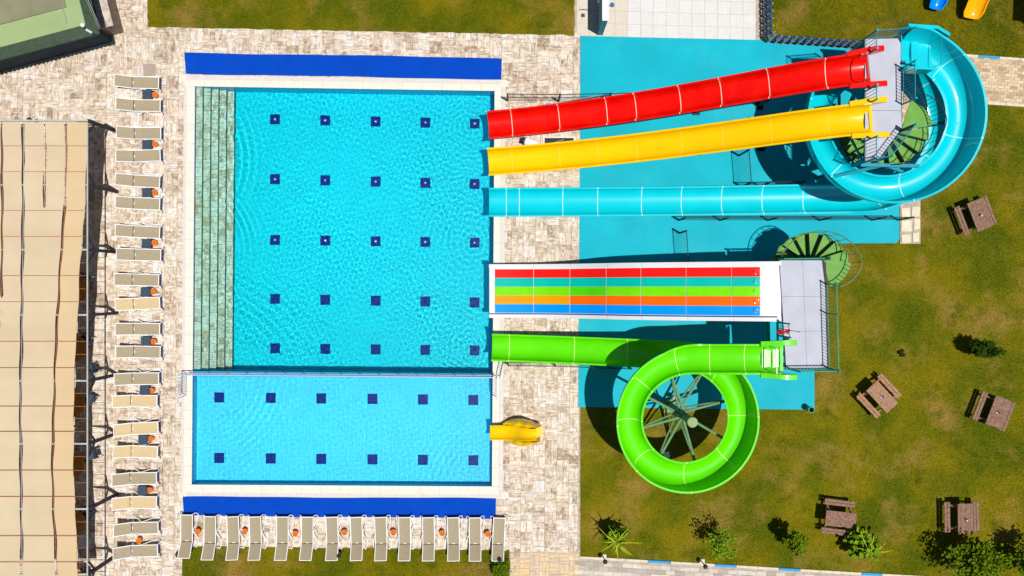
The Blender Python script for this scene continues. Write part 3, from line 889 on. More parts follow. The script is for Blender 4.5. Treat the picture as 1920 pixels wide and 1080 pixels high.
for i, px in enumerate(bot_x):
    p = P(px + (3 - i * .35), 996 - (3 if i == 0 else 0) + i * .2, .33)
    lab = 'taupe lounger along the lower mat, %s from the left' % ORD[i] if i < 13 else 'taupe lounger at the right end of the lower row, beside the shrub'
    if i == 0: lab = 'taupe lounger at the left end of the row along the lower mat'
    copy_tree(proto, LK, (p.x, p.y, 0), R(90 + random.uniform(-2.6, 2.6)), lab, 'loungers in the row along the lower mat')

# side tables and pots
def make_table():
    root = thing('side_table', 'x', 'side table', (0, 0, 0), 'side tables between the loungers')
    MB().cbox((0, 0, .395), (.42, .44, .03), .012).build('table_top', M['slate'], root)
    for k in range(6):
        MB().box((-.165 + k * .066, -.05, .4125), (.036, .26, .006)).build('slat', M['slate'], root)
    for sx in (-1, 1):
        for sy in (-1, 1):
            MB().bar((sx * .18, sy * .19, .385), (sx * .2, sy * .21, 0), .04).build('leg', M['slate'], root)
    return root
def make_pot():
    root = thing('orange_pot', 'x', 'pot', (0, 0, 0), 'orange pots between the loungers')
    MB().lathe((0, 0, 0), [(.085, 0), (.11, .12), (.125, .24), (.135, .245), (.135, .275), (.115, .275), (.108, .22)], 16).build('pot_body', M['orange_pot'], root, 40)
    MB().lathe((0, 0, .215), [(.108, 0), (.109, .012), (.05, .02)], 14).build('sand', M['pot_inside'], root)
    return root
tproto, pproto = make_table(), make_pot()
TK, PK = kids_of(tproto), kids_of(pproto)
ty = [177, 271, 361, 457, 547.5, 639.5, 732, 825, 920.5]
tx = [275, 275, 274.5, 274, 272, 272.5, 270.5, 267.5, 266]
for i, (x, y) in enumerate(zip(tx, ty)):
    p = P(x, y, .41)
    lt = 'dark slate side table between the loungers of the %s pair' % PAIR[i]
    lp = 'orange pot beside the slate table of the %s lounger pair' % PAIR[i]
    q = P(x + random.uniform(13, 15), y + random.uniform(-1.5, 1.5), .27)
    if i == 0:
        tproto.location = (p.x, p.y, 0); tag(tproto, lt); pproto.location = (q.x, q.y, 0); tag(pproto, lp)
    else:
        copy_tree(tproto, TK, (p.x, p.y, 0), R(random.uniform(-4, 4)), lt)
        copy_tree(pproto, PK, (q.x, q.y, 0), random.uniform(0, 6), lp)
q = P(260, 1014, .27); copy_tree(pproto, PK, (q.x, q.y, 0), 1, 'orange pot alone between the bottom pair of left loungers')
gaps = ['first and second', 'third and fourth', 'fifth and sixth', 'seventh and eighth', 'ninth and tenth', 'eleventh and twelfth', 'thirteenth and last']
for (x, y), g in zip(((370.5, 997), (458.5, 997), (553.5, 1001), (645.5, 998.5), (737.5, 998.5), (829, 1000), (914.5, 1001.5)), gaps):
    q = P(x, y, .27); copy_tree(pproto, PK, (q.x, q.y, 0), random.uniform(0, 6), 'orange pot between the %s loungers of the lower row' % g)

# ------------------------------------------------------------------ shade pergola on the left
HP = 2.53
FX = -18.5
pg = thing('shade_pergola', 'long steel pergola with beige fabric shades along the left edge', 'pergola', (FX, 0, 0))
post_y = [247.5, 360, 473, 587, 702, 812, 926, 1040]
for i, py in enumerate(post_y):
    y = P(0, py).y
    po = MB().bar((FX, y, 0), (FX, y, HP - .06), .13).build('post', M['post_dark'], pg)
    (MB().bar((FX, y, HP - .62), (FX, y + .55, HP - .08), .07).build('brace', M['post_dark'], po) if i else None)
    MB().bar((FX, y, HP - .62), (FX, y - .55, HP - .08), .07).build('brace', M['post_dark'], po)
    MB().bar((FX - .02, y, HP - .10), (-31, y, HP - .10), .07, .10).build('rafter_beam', M['beam'], pg)
    MB().bar((FX - .04, y, HP - .66), (FX - .62, y, HP - .1), .07).build('brace', M['post_dark'], po)
y0 = P(0, 231, HP).y * 1.0
MB().bar((FX, P(0, 229, HP).y, HP), (FX, -15.5, HP), .05, .05).build('front_beam', M['beam'], pg)
for X_ in (-22.2, -26):
    MB().bar((X_, P(0, 229, HP).y, HP - .2), (X_, -15.5, HP - .2), .1, .12).build('inner_beam', M['beam'], pg)
for a, b in zip(post_y[:-1], post_y[1:]):
    ya, yb = P(0, a).y, P(0, b).y
    for k in range(1, 5):
        yy = lerp(ya, yb, k / 5)
        z = HP + .055 if k in (2, 4) else HP - .095
        MB().tube([(FX + .0, yy, z - .0), (-31, yy, z)], .012, 5).build('rod', M['rafter'], pg)
for k in (1, 2, 3):
    yy = P(0, 1040).y - k * .57
    MB().tube([(FX, yy, HP + (.055 if k == 2 else -.095)), (-31, yy, HP + (.055 if k == 2 else -.095))], .016, 5).build('rod', M['rafter'], pg)
def curve(pts, y):
    for (a, xa), (b, xb) in zip(pts[:-1], pts[1:]):
        if y <= b: return lerp(xa, xb, max(0, (y - a)) / (b - a))
    return pts[-1][1]
e0 = [(228, 163.5), (300, 162.5), (350, 160), (420, 156), (480, 151), (560, 147), (640, 142), (720, 139), (790, 137.5), (880, 138), (960, 141), (1020, 143), (1100, 147)]
e1 = [(228, 124), (300, 124.5), (360, 122), (420, 119), (500, 113), (600, 107), (700, 103), (800, 99.5), (880, 98.5), (960, 100), (1040, 105), (1100, 107)]
e2 = [(228, 84), (300, 85), (360, 83), (400, 82.5), (560, 78), (760, 72), (900, 70), (1100, 74)]
e3 = [(228, 43), (300, 43.5), (400, 43), (520, 41.5), (640, 40), (760, 38), (900, 39.5), (1100, 41)]
e4 = [(228, 3), (400, 3.5), (520, 3), (640, 0), (760, -3), (1100, -3)]
def canvas(el, er, gl, gr, mm, dz):
    n = 110; rng = random.Random(int(dz * 1e4) + len(mm)); vs_ = []; fs = []
    yr = [229 + i * (1100 - 229) / n for i in range(n + 1)]
    K5 = 7
    for i, y in enumerate(yr):
        xl = curve(el, y) + gl(y) if not callable(el) else el(y)
        xr = curve(er, y) - gr(y)
        wob = .9 * math.sin(y * .07 + dz * 90) + .6 * math.sin(y * .031 + 2 + dz * 300)
        # the cloth hangs between rods: a wave along its length
        bay = ((y - 247.5) % 113) / 113
        z = HP + dz + .018 * math.cos(bay * 2 * math.pi * 2.5) - .01
        for j in range(K5):
            t = j / (K5 - 1)
            p = P(lerp(xl + wob, xr + wob * .8, t), y, z)
            vs_.append((p.x, p.y, z - .006 * math.sin(t * math.pi)))
    for i in range(n):
        for j in range(K5 - 1):
            a = i * K5 + j; fs.append((a, a + K5, a + K5 + 1, a + 1))
    m_ = len(vs_); vs_ = vs_ + [(x, y, z - .004) for x, y, z in vs_]
    fs = fs + [tuple(q + m_ for q in reversed(f)) for f in fs]
    return MB().add(vs_, fs).build('fabric_panel', M[mm], pg, 60)
g15 = lambda y: 1.6
canvas(e1, e0, lambda y: 2.3, lambda y: 0, 'canvas_warm', .0)
canvas(e2, e1, lambda y: 2.4 if y < 390 else -2.5, lambda y: 2.4, 'canvas', .006)
canvas(e3, e2, lambda y: 2.7, lambda y: 2.2 if y < 390 else -1.5, 'canvas', -.006)
canvas(e4, e3, lambda y: 2.6 if y < 560 else -1.5, lambda y: 2.7, 'canvas', .003)
ePast = [(228, -60), (1100, -60)]
canvas(ePast, e4, lambda y: 0, lambda y: 1.8 if y < 560 else -1, 'canvas', -.004)

for el, mm, ya, yb in ((e1, 'rafter', 229, 1100), (e2, 'rafter', 229, 395), (e3, 'beam', 229, 1100), (e4, 'rafter', 229, 640)):
    MB().tube([P(curve(el, y) + .8, y, HP - .03) for y in range(ya, yb, 30)] + [P(curve(el, yb) + .8, yb, HP - .03)], .014, 6).build('guide_rod', M[mm], pg, 50)

# tables and chairs in its shade
def make_round_table():
    root = thing('wooden_table', 'x', 'table', (0, 0, 0), 'wooden tables under the pergola')
    n = 8; r_ = .62
    for k in range(7):
        x0 = -r_ + k * 2 * r_ / 7; x1 = x0 + 2 * r_ / 7 - .012
        def hw(x): return min(r_ * .92, max(.25, (r_ * 1.38 - abs(x))))
        MB().prism([(x0, -hw(x0)), (x1, -hw(x1)), (x1, hw(x1)), (x0, hw(x0))], .71, .75).build('plank', M['brown_wood'], root)
    MB().bar((0, 0, 0), (0, 0, .71), .12).build('pedestal', M['steel_dark'], root)
    MB().bar((-.32, 0, .03), (.32, 0, .03), .08, .06).bar((0, -.32, .03), (0, .32, .03), .08, .05).build('foot', M['steel_dark'], root)
    return root
def make_chair():
    root = thing('dark_chair', 'x', 'chair', (0, 0, 0), 'dark chairs under the pergola')
    MB().cbox((0, 0, .44), (.44, .44, .04), .012).build('seat', M['slate'], root)
    MB().box((.21, 0, .68), (.03, .42, .34), 0, R(8)).build('backrest', M['slate'], root)
    for sx in (-1, 1):
        for sy in (-1, 1):
            MB().bar((sx * .19, sy * .19, .42), (sx * .22, sy * .21, 0), .03).build('leg', M['silver'], root)
    return root
wt, wc = make_round_table(), make_chair()
WTK, WCK = kids_of(wt), kids_of(wc)
tabs = [(143, 540), (138, 653), (133, 758), (133, 872), (134, 980), (136, 1090)]
tl_ = ['upper', 'second', 'third', 'fourth', 'fifth', 'lowest']
for i, (x, y) in enumerate(tabs):
    p = P(x, y, .75); lab = 'brown wooden table showing past the shade edge, %s of the pergola tables' % ('uppermost' if i == 0 else ORD[i] + ' down' if i < 5 else 'lowest')
    if i == 0: wt.location = (p.x, p.y, 0); tag(wt, lab)
    else: copy_tree(wt, WTK, (p.x, p.y, 0), R(random.uniform(-6, 6)), lab)
chs = [(158, 522, 60, 'dark chair by the uppermost pergola table'), (160, 635, 50, 'dark chair by the second pergola table'), (172, 692, 20, 'dark chair in the shadow below the second pergola table'), (168, 748, -30, 'dark chair by the third pergola table'), (174, 852, 15, 'dark chair in the shadow beside the fourth pergola table'), (165, 965, 40, 'dark chair by the fifth pergola table')]
for i, (x, y, a, lab) in enumerate(chs):
    p = P(x, y, .45)
    if i == 0: wc.location = (p.x, p.y, 0); wc.rotation_euler = (0, 0, R(a)); tag(wc, lab)
    else: copy_tree(wc, WCK, (p.x, p.y, 0), R(a), lab)

# ------------------------------------------------------------------ bar kiosk at the top left
HR = 3.3
kb = thing('bar_kiosk', 'green flat roofed bar kiosk with stone counter in the top left corner', 'kiosk', P(60, 20))
c0 = P(160, 46, HR)
dl = (P(0, 88.5, HR) - c0).normalized(); du = (P(148, -2, HR) - c0).normalized()
def KP(a, b, z): q = c0 + dl * a + du * b; return Vector((q.x, q.y, z))
MB().prism([KP(0, 0, 0), KP(7, 0, 0), KP(7, 5, 0), KP(0, 5, 0)], HR - .12, HR).build('roof', M['roof_green'], kb)
fl = P(124, 13.5, HR); a0 = (fl - c0).dot(dl); b0 = (fl - c0).dot(du)
MB().prism([KP(a0, b0, 0), KP(7, b0, 0), KP(7, 5, 0), KP(a0, 5, 0)], HR + .002, HR + .05).build('roof_felt', M['roof_felt'], kb)
sk = MB(); sk.add([KP(0, 0, HR - .02), KP(7, 0, HR - .02), KP(7, -.12, HR - .92), KP(-.10, -.12, HR - .92), KP(7, -.06, HR - .98), KP(-.05, -.06, HR - .98), KP(7, .05, HR - .1), KP(0.05, .05, HR - .1)],
                  [(0, 1, 2, 3), (3, 2, 4, 5), (5, 4, 6, 7), (0, 7, 6, 1), (0, 3, 5, 7)]); s1 = sk.build('roof_skirt', M['roof_skirt'], kb)
sk = MB(); sk.add([KP(0, 0, HR - .02), KP(0, 5, HR - .02), KP(-.10, 5, HR - .92), KP(-.10, -.12, HR - .92), KP(-.04, 5, HR - .98), KP(-.04, -.06, HR - .98), KP(.06, 5, HR - .1), KP(.06, .06, HR - .1)],
                  [(0, 3, 2, 1), (3, 5, 4, 2), (5, 7, 6, 4), (0, 1, 6, 7)]); sk.build('roof_skirt', M['roof_skirt'], kb)
for k in range(34):
    p = KP(.0 + k * .2, -.135, HR - .93); MB().box(p, (.12, .03, .05), math.atan2(dl.y, dl.x)).build('gutter_tooth', M['steel_dark'], s1)
MB().prism([KP(.5, .45, 0), KP(7, .45, 0), KP(7, 5, 0), KP(.5, 5, 0)], 0, HR - .13).build('wall', M['dark_room'], kb)
HC = 1.05
k0 = P(212, 47.5, HC)
def CP(a, b, z): q = k0 + dl * a + du * b; return Vector((q.x, q.y, z))
cw = .62
ct = MB().prism([CP(0, 0, 0), CP(9, 0, 0), CP(9, cw, 0), CP(cw, cw, 0), CP(cw, 5, 0), CP(0, 5, 0)], HC - .05, HC).build('counter_top', M['stone_top'], kb)
MB().prism([CP(.03, .03, 0), CP(9, .03, 0), CP(9, cw - .05, 0), CP(cw - .05, cw - .05, 0), CP(cw - .05, 5, 0), CP(.03, 5, 0)], 0, HC - .05).build('counter_base', M['stone_side'], kb)
for k in range(7):
    MB().bar(CP(.4 + k * 1.25, .022, .02), CP(.4 + k * 1.25, .022, HC - .06), .02, .012).build('cladding_strip', M['stone_top'], kb)
p = KP(.12, .0, HR + .06)
MB().lathe((p.x, p.y, HR), [(.09, 0), (.09, .05), (.05, .09), (.02, .11)], 12).build('roof_lamp', M['white_paint'], kb, 50)
MB().tube([KP(.1, -.13, HR - .2), KP(.02, -.2, HR - .42)], .05, 8).build('lamp_arm', M['white_paint'], kb)
for k, (oa, ob) in enumerate(((-.10, .1), (-.16, .16))):
    MB().tube([KP(oa, ob, HR - .95), KP(oa, ob + .5, HR - .75), KP(oa + .04, ob + 1.2, HR - .5), KP(oa + .06, ob + 3, HR - .35)], .012, 5).build('cable', M['silver'], kb)
MB().tube([KP(.75, .25, HR + .012), KP(.72, .5, HR + .012), KP(.8, 1.2, HR + .012), KP(.82, 4, HR + .012)], .012, 5).build('hose', M['wall_teal'], kb)
kf = tag(sheet('kiosk_floor', [CP(.5, .5, 0), CP(9, .5, 0), CP(9, 5, 0), CP(.5, 5, 0)], .008, M['dark_room']), 'dark floor behind the kiosk counter', None, None, 'structure')

hc = P(280.5, 131.5)
tag(MB().cbox((hc.x, hc.y, .004), (.57, .57, .016), .004).build('drain_cover', M['hatch']), 'square taupe drain cover in the paving above the top left lounger', 'cover')

# ------------------------------------------------------------------ slides
def smooth_path(ctrl, n=12):
    pts = [Vector(p) for p in ctrl]; out = []
    for i in range(len(pts) - 1):
        p0 = pts[max(i - 1, 0)]; p1 = pts[i]; p2 = pts[i + 1]; p3 = pts[min(i + 2, len(pts) - 1)]
        for k in range(n):
            t = k / n
            out.append(.5 * ((2 * p1) + (p2 - p0) * t + (2 * p0 - 5 * p1 + 4 * p2 - p3) * t * t + (3 * p1 - p0 - 3 * p2 + p3) * t ** 3))
    out.append(pts[-1]); return out

def resample(pts, step):
    d = [0.0]
    for a, b in zip(pts[:-1], pts[1:]): d.append(d[-1] + (b - a).length)
    n = max(2, round(d[-1] / step)); out = []; j = 0
    for i in range(n + 1):
        s = d[-1] * i / n
        while j < len(d) - 2 and d[j + 1] < s: j += 1
        t = (s - d[j]) / max(d[j + 1] - d[j], 1e-9)
        out.append(pts[j].lerp(pts[j + 1], t))
    return out, d[-1]

def u_profile(w, dl_, dr_, fl=.085, lip=.05, n=18, p=2.0):
    """inner line from the left flange edge to the right flange edge: (side, up)"""
    prof = [(-w / 2 - fl, dl_ - lip), (-w / 2 - fl, dl_), (-w / 2, dl_)]
    for i in range(1, n):
        a = -math.pi / 2 + math.pi * i / n
        d = dl_ if a < 0 else dr_
        u = d * (1 - abs(math.cos(a)) ** (2 / p) )
        s = math.copysign(abs(math.sin(a)) ** (2 / p), a) * w / 2
        prof.append((s, u))
    prof += [(w / 2, dr_), (w / 2 + fl, dr_), (w / 2 + fl, dr_ - lip)]
    return prof

class Slide:
    def __init__(s, name, label, path, w, dl_, dr_, m, seal, joints, step=.22, roll=None, lw=None, group='water slides', p=2.0):
        s.root = thing(name, label, 'water slide', (path[-1].x, path[-1].y, 0), group)
        s.pts, s.len = resample(path, step)
        n = len(s.pts); s.fr = []
        for i in range(n):
            t = (s.pts[min(i + 1, n - 1)] - s.pts[max(i - 1, 0)]).normalized()
            sd = t.cross(Vector((0, 0, 1))).normalized(); up = sd.cross(t)
            if roll:
                r = roll(i / (n - 1)); sd, up = sd * math.cos(r) + up * math.sin(r), up * math.cos(r) - sd * math.sin(r)
            s.fr.append((s.pts[i], sd, up, t))
        s.w = w; s.prof = lambda f: u_profile(w, dl_(f) if callable(dl_) else dl_, dr_(f) if callable(dr_) else dr_, p=p)
        cuts = [0] + [max(1, min(n - 2, round(j * (n - 1)))) for j in joints] + [n - 1]
        for a, b in zip(cuts[:-1], cuts[1:]):
            mb = MB(); rings = []
            for i in range(a, b + 1):
                pr = s.prof(i / (n - 1)); q, sd, up, t = s.fr[i]
                th = .03
                outer = [(x * (1 + th / (w / 2)), u - th) for x, u in pr[2:-2]]
                loop = pr + list(reversed(outer))
                base = len(mb.v)
                mb.v.extend(tuple(q + sd * x + up * u) for x, u in loop)
                rings.append((base, len(loop)))
            for (b0, k), (b1, _) in zip(rings[:-1], rings[1:]):
                for j in range(k):
                    j2 = (j + 1) % k
                    mb.f.append((b0 + j, b0 + j2, b1 + j2, b1 + j))
            if a == 0: mb.f.append(tuple(range(rings[0][0], rings[0][0] + rings[0][1])))
            if b == n - 1: mb.f.append(tuple(reversed(range(rings[-1][0], rings[-1][0] + rings[-1][1]))))
            mb.build('slide_section', m, s.root, 38)
        for c in cuts[1:-1]:
            mb = MB(); pr = s.prof(c / (n - 1)); q, sd, up, t = s.fr[c]; rings = []
            cen = (0, max(pr[0][1], pr[-1][1]))
            for off, ins in ((-.015, .0), (-.013, .007), (.013, .007), (.015, .0)):
                base = len(mb.v)
                for x, u in pr:
                    dx, du_ = cen[0] - x, cen[1] + .3 - u; L = math.hypot(dx, du_) or 1
                    mb.v.append(tuple(q + t * off + sd * (x + dx / L * ins) + up * (u + du_ / L * ins)))
                rings.append(base)
            k = len(pr)
            for b0, b1 in zip(rings[:-1], rings[1:]):
                for j in range(k - 1): mb.f.append((b0 + j, b0 + j + 1, b1 + j + 1, b1 + j))
            mb.build('joint_seal', seal, s.root)
    def support(s, f, m, foot=None, arms=True):
        q, sd, up, t = s.fr[round(f * (len(s.fr) - 1))]
        h = q.z - .08
        fx, fy = (q.x, q.y) if foot is None else foot
        top = max(h - .55, .15) if arms else h
        c = MB().tube([(fx, fy, 0), (fx, fy, top)], .09, 10).box((fx, fy, .03), (.36, .36, .04)).build('support_column', m, s.root, 40)
        if arms:
            for k in (-1, 1):
                e = q + sd * (k * s.w * .36) - up * .07
                MB().bar((fx, fy, top - .02), e - Vector((0, 0, .04)), .08).build('support_arm', m, c)

def straight(x0, y0, z0, x1, y1, z1, prof):
    """prof: list of (fraction of run from top, fraction of drop)"""
    return smooth_path([(lerp(x0, x1, a), lerp(y0, y1, a), lerp(z0, z1, b)) for a, b in prof], 10)
DROP = [(0, 0), (.06, .035), (.16, .15), (.30, .37), (.44, .58), (.58, .755), (.70, .865), (.82, .945), (.92, .985), (1, 1)]
DK1 = 5.0                                                       # deck of the blue tower
rp = straight(14.3, 8.77, DK1 - .05, -1.08, 7.44, .42, DROP)
red = Slide('red_slide', 'glossy red open chute slide, uppermost of the slides into the pool', rp, 1.10, .54, .54, M['red'], M['seal_pale'], [.10, .225, .355, .465, .575, .66, .80, .935], p=2.5)
yp = straight(14.4, 6.76, DK1 - .05, -1.08, 5.76, .42, DROP)
yel = Slide('yellow_slide', 'glossy yellow open chute slide just below the red one', yp, 1.10, .54, .54, M['yellow'], M['seal_yellow'], [.10, .225, .355, .465, .575, .69, .80, .935], p=2.5)
for s, m in ((red, M['steel_dark']), (yel, M['steel_dark'])):
    for f in (.18, .38, .55, .68, .94): s.support(f, m)

# starting tubs with flared cheeks that reach over the deck edge
def tub(s, m, z, length=.95, ext=.50, flare=.16):
    q, sd, up, t = s.fr[0]; fw = Vector((t.x, t.y, 0)).normalized(); sd = Vector((sd.x, sd.y, 0)).normalized()
    def pt(a, b, c): v = q + fw * a + sd * b; return (v.x, v.y, z + c)
    hw = .60
    # cheeks: thick wings, tall, with a scooped end
    for k in (-1, 1):
        mb = MB(); outl = []
        for a, b, h in ((.9, .60, .40), (.45, .62, .50), (.1, hw + .05, .60), (-.2, hw + .06, .62), (-ext, hw + .06, .60)):
            outl.append((a, b, h))
        rings = []
        for a, b, h in outl:
            low = .02 if a > -.05 else lerp(.02, h - .14, min(1, (-a - .05) / (ext - .05)))
            base = len(mb.v)
            for (bb, hh) in ((b - .07, low), (b - .07, h - .02), (b - .05, h), (b + .14, h), (b + .15, h - .06), (b - .02, low)):
                mb.v.append(pt(a, k * bb, hh))
            rings.append(base)
        for b0, b1 in zip(rings[:-1], rings[1:]):
            for j in range(6): mb.f.append((b0 + j, b0 + (j + 1) % 6, b1 + (j + 1) % 6, b1 + j))
        mb.f.append(tuple(range(rings[0], rings[0] + 6))); mb.f.append(tuple(reversed(range(rings[-1], rings[-1] + 6))))
        mb.build('entry_cheek', m, s.root, 35)
    b = MB()
    b.prism([pt(.0, -.56, 0), pt(-.12, -.56, 0), pt(-.12, .56, 0), pt(.0, .56, 0)], z - .02, z + .05)
    b.build('entry_sill', m, s.root)
tub(red, M['red'], DK1 + .0); tub(yel, M['yellow'], DK1 + .0)
def grab_bar(s, m, a, z, hw=.5):
    q, sd, up, t = s.fr[0]; fw = Vector((t.x, t.y, 0)).normalized(); sd = Vector((sd.x, sd.y, 0)).normalized(); c = q + fw * a
    L = [c + sd * -hw, c + sd * hw]
    MB().tube([(L[0].x, L[0].y, z + .35), (L[0].x, L[0].y, z + .95), (L[1].x, L[1].y, z + .95), (L[1].x, L[1].y, z + .35)], .025, 6).build('grab_bar', m, s.root, 40)
grab_bar(red, M['silver'], .35, DK1)

# the cyan spiral: one and a half turns clockwise, then straight to the pool
CX, CY, CR = 15.6, 6.83, 2.85
bp2 = [Vector((15.72, CY + CR - .03, DK1 - .08)), Vector((16.1, CY + CR - .05, DK1 - .12))]
zs = lambda a: 4.80 - 3.2 * (a / 540.0)
for a in range(20, 541, 5):
    th = R(90 - a); bp2.append(Vector((CX + CR * math.cos(th), CY + CR * math.sin(th), zs(a))))
x_, z_ = CX, zs(540)
for k in range(1, 34):
    t = k / 33; bp2.append(Vector((lerp(CX, -1.06, t), lerp(CY - CR, 3.93, min(1, t * 2)), lerp(z_, .40, 1 - (1 - t) ** 1.5))))
tot = CR * math.pi * 3 + 17
helf = CR * math.pi * 3 / tot
def bl_outer(f): return .98 if f < helf * .93 else lerp(.98, .40, min(1, (f - helf * .93) / .06))
xs_px = [948, 972, 1055, 1132, 1210, 1290, 1369, 1455, 1537]
def frac_of_x(x): return helf + (CX - x) / 16.66 * (1 - helf)
bj = [helf * q for q in (.075, .19, .305, .42, .535, .65, .765, .88, .98)] + [frac_of_x(x) for x in (13.0, 11.1, 9.3, 7.6, 5.75, 3.95, 2.2, .3, -.28)]
blue = Slide('cyan_spiral_slide', 'glossy cyan spiral slide winding round the tower and running straight into the pool', bp2, 1.16, bl_outer, .40, M['cyan'], M['seal_cyan'], bj, .2, p=2.25, roll=lambda f: -R(7) * min(1, max(0, (helf * 1.0 - f) / .06)) * min(1, f / .05))
for f in (helf + (1 - helf) * q for q in (.16, .38, .6, .8, .95)): blue.support(f, M['steel_blue'])
for f, rr in ((.10, 1.35), (.24, 1.35), (.33, 1.3), (.44, 1.25)):
    q, sd, up, t = blue.fr[round(f * (len(blue.fr) - 1))]
    d = (q - Vector((CX, CY, q.z))).normalized(); foot = Vector((CX, CY, 0)) + d * (CR + 1.05 if f > 1 else rr)
    c = MB().tube([(foot.x, foot.y, 0), (foot.x, foot.y, q.z + .35)], .1, 10).build('support_column', M['steel_blue'], blue.root, 40)
    MB().ball((foot.x, foot.y, q.z + .38), .11).build('column_cap', M['cyan'], c, 60)
    MB().bar((foot.x, foot.y, q.z - .3), q - Vector((0, 0, .06)), .12).build('support_arm', M['steel_blue'], c)
    MB().bar((foot.x, foot.y, q.z - 1.1), q - d * .1 - Vector((0, 0, .08)), .08).build('support_arm', M['steel_blue'], c)
# its starting tub: high wall outside, low side inside, raised lip
tb = MB()
oy = CY + CR
for (xa, xb, y0, y1, z0, z1) in ((15.70, 16.75, oy - .98, oy - .88, DK1 - .1, DK1 + .55),):
    tb.prism([(xa, y0), (xb, y0 - .05), (xb, y1 - .05), (xa, y1)], z0, z1)
tb.build('entry_cheek', M['cyan'], blue.root)
tb = MB().prism([(15.70, oy + .78), (16.85, oy + .70), (17.35, oy + .40), (17.30, oy + .28), (16.82, oy + .58), (15.70, oy + .66)], DK1 - .1, DK1 + .62)
tb.build('entry_cheek', M['cyan'], blue.root)
MB().prism([(15.70, oy - .88), (16.0, oy - .88), (16.0, oy + .66), (15.70, oy + .66)], DK1 - .16, DK1 + .03).build('entry_sill', M['cyan'], blue.root)
MB().prism([(16.12, oy - .86), (16.42, oy - .86), (16.42, oy + .40), (16.12, oy + .40)], DK1 - .2, DK1 + .0).build('entry_step', M['cyan'], blue.root)
MB().prism([(16.42, oy - .90), (16.95, oy - .90), (16.9, oy + .64), (16.42, oy + .66)], DK1 - .24, DK1 - .06).build('entry_floor', M['cyan'], blue.root)
MB().tube([(16.95, oy - .8, DK1 + .0), (16.98, oy - .8, DK1 + .62), (17.0, oy + .3, DK1 + .62), (17.0, oy + .3, DK1)], .015, 6).build('grab_bar', M['steel_blue'], blue.root, 40)

# the green loop
GX, GY, GR = 7.43, -5.53, 2.58
DK2 = 4.3
gp = [Vector((11.05, GY + GR + .03, DK2 - .06)), Vector((10.2, GY + GR + .03, DK2 - .14)), Vector((9.3, GY + GR + .02, 4.0)), Vector((8.3, GY + GR, 3.78))]
zg = lambda a: 3.6 - 1.72 * a / 360.0
for a in range(0, 361, 5):
    th = R(90 + a); gp.append(Vector((GX + GR * math.cos(th), GY + GR * math.sin(th), zg(a))))
zl = zg(360)
for k in range(1, 20):
    t = k / 19; gp.append(Vector((lerp(GX, -.92, t), lerp(GY + GR, -2.72, t), lerp(zl, .42, 1 - (1 - t) ** 1.6))))
gl = 3.6 + GR * 2 * math.pi + 8.4
gj = [1.35 / gl, 2.75 / gl] + [(3.6 + GR * 2 * math.pi * q) / gl for q in (.03, .14, .25, .37, .495, .625, .745, .875, .985)] + [(3.6 + GR * 2 * math.pi + q) / gl for q in (2.2, 4.6, 7.6)]
def gouter(f):
    a, b = 3.2 / gl, (3.6 + GR * 2 * math.pi) / gl
    return .42 + .56 * min(1, max(0, (f - a) / .05)) * min(1, max(0, (b + .01 - f) / .05))
green = Slide('green_loop_slide', 'lime green slide making one full loop before the pool', gp, 1.08, .50, gouter, M['green'], M['seal_green'], gj, .2, p=2.25, roll=lambda f: R(6) * min(1, max(0, (f - 3.2 / gl) / .05)) * min(1, max(0, ((3.6 + GR * 2 * math.pi) / gl - f) / .05)))
for f in (.90, .975): green.support(f, M['post_green'])
tub(green, M['green'], DK2)
q, sd, up, t = green.fr[0]
MB().prism([(10.75, GY + GR - .48), (11.0, GY + GR - .48), (11.0, GY + GR + .54), (10.75, GY + GR + .54)], DK2 - .1, DK2 + .02).build('entry_glare_pad', M['glare_pad'], green.root)  # pale plates added as painted sun glint on the flat tub floor
MB().prism([(10.32, GY + GR - .40), (10.68, GY + GR - .40), (10.68, GY + GR + .46), (10.32, GY + GR + .46)], DK2 - .2, DK2 - .015).build('entry_glare_pad', M['glare_pad'], green.root)
grab_bar(green, M['white_alu'], .45, DK2)
# central mast with truss arms
mast = MB().tube([(GX, GY, 0), (GX, GY, 4.35)], .17, 14).box((GX, GY, .03), (.6, .6, .05)).build('mast', M['post_green'], green.root, 40)
MB().lathe((GX, GY, 4.35), [(.2, 0), (.22, .03), (.2, .06), (.05, .09)], 18).build('mast_cap', M['roof_green'], mast, 40)
mast.data.materials[0] = M['post_green']
for a in (20, 62, 105, 150, 195, 240, 285, 330):
    th = R(90 + a); e = Vector((GX + (GR - .1) * math.cos(th), GY + (GR - .1) * math.sin(th), zg(a) - .12))
    z = e.z
    MB().tube([(GX, GY, z - .15), tuple(e)], .06, 8).build('truss_arm', M['post_green'], mast, 40)
    MB().tube([(GX, GY, z - 1.25), tuple(e - Vector((0, 0, .06)))], .04, 6).build('truss_arm', M['post_green'], mast, 40)

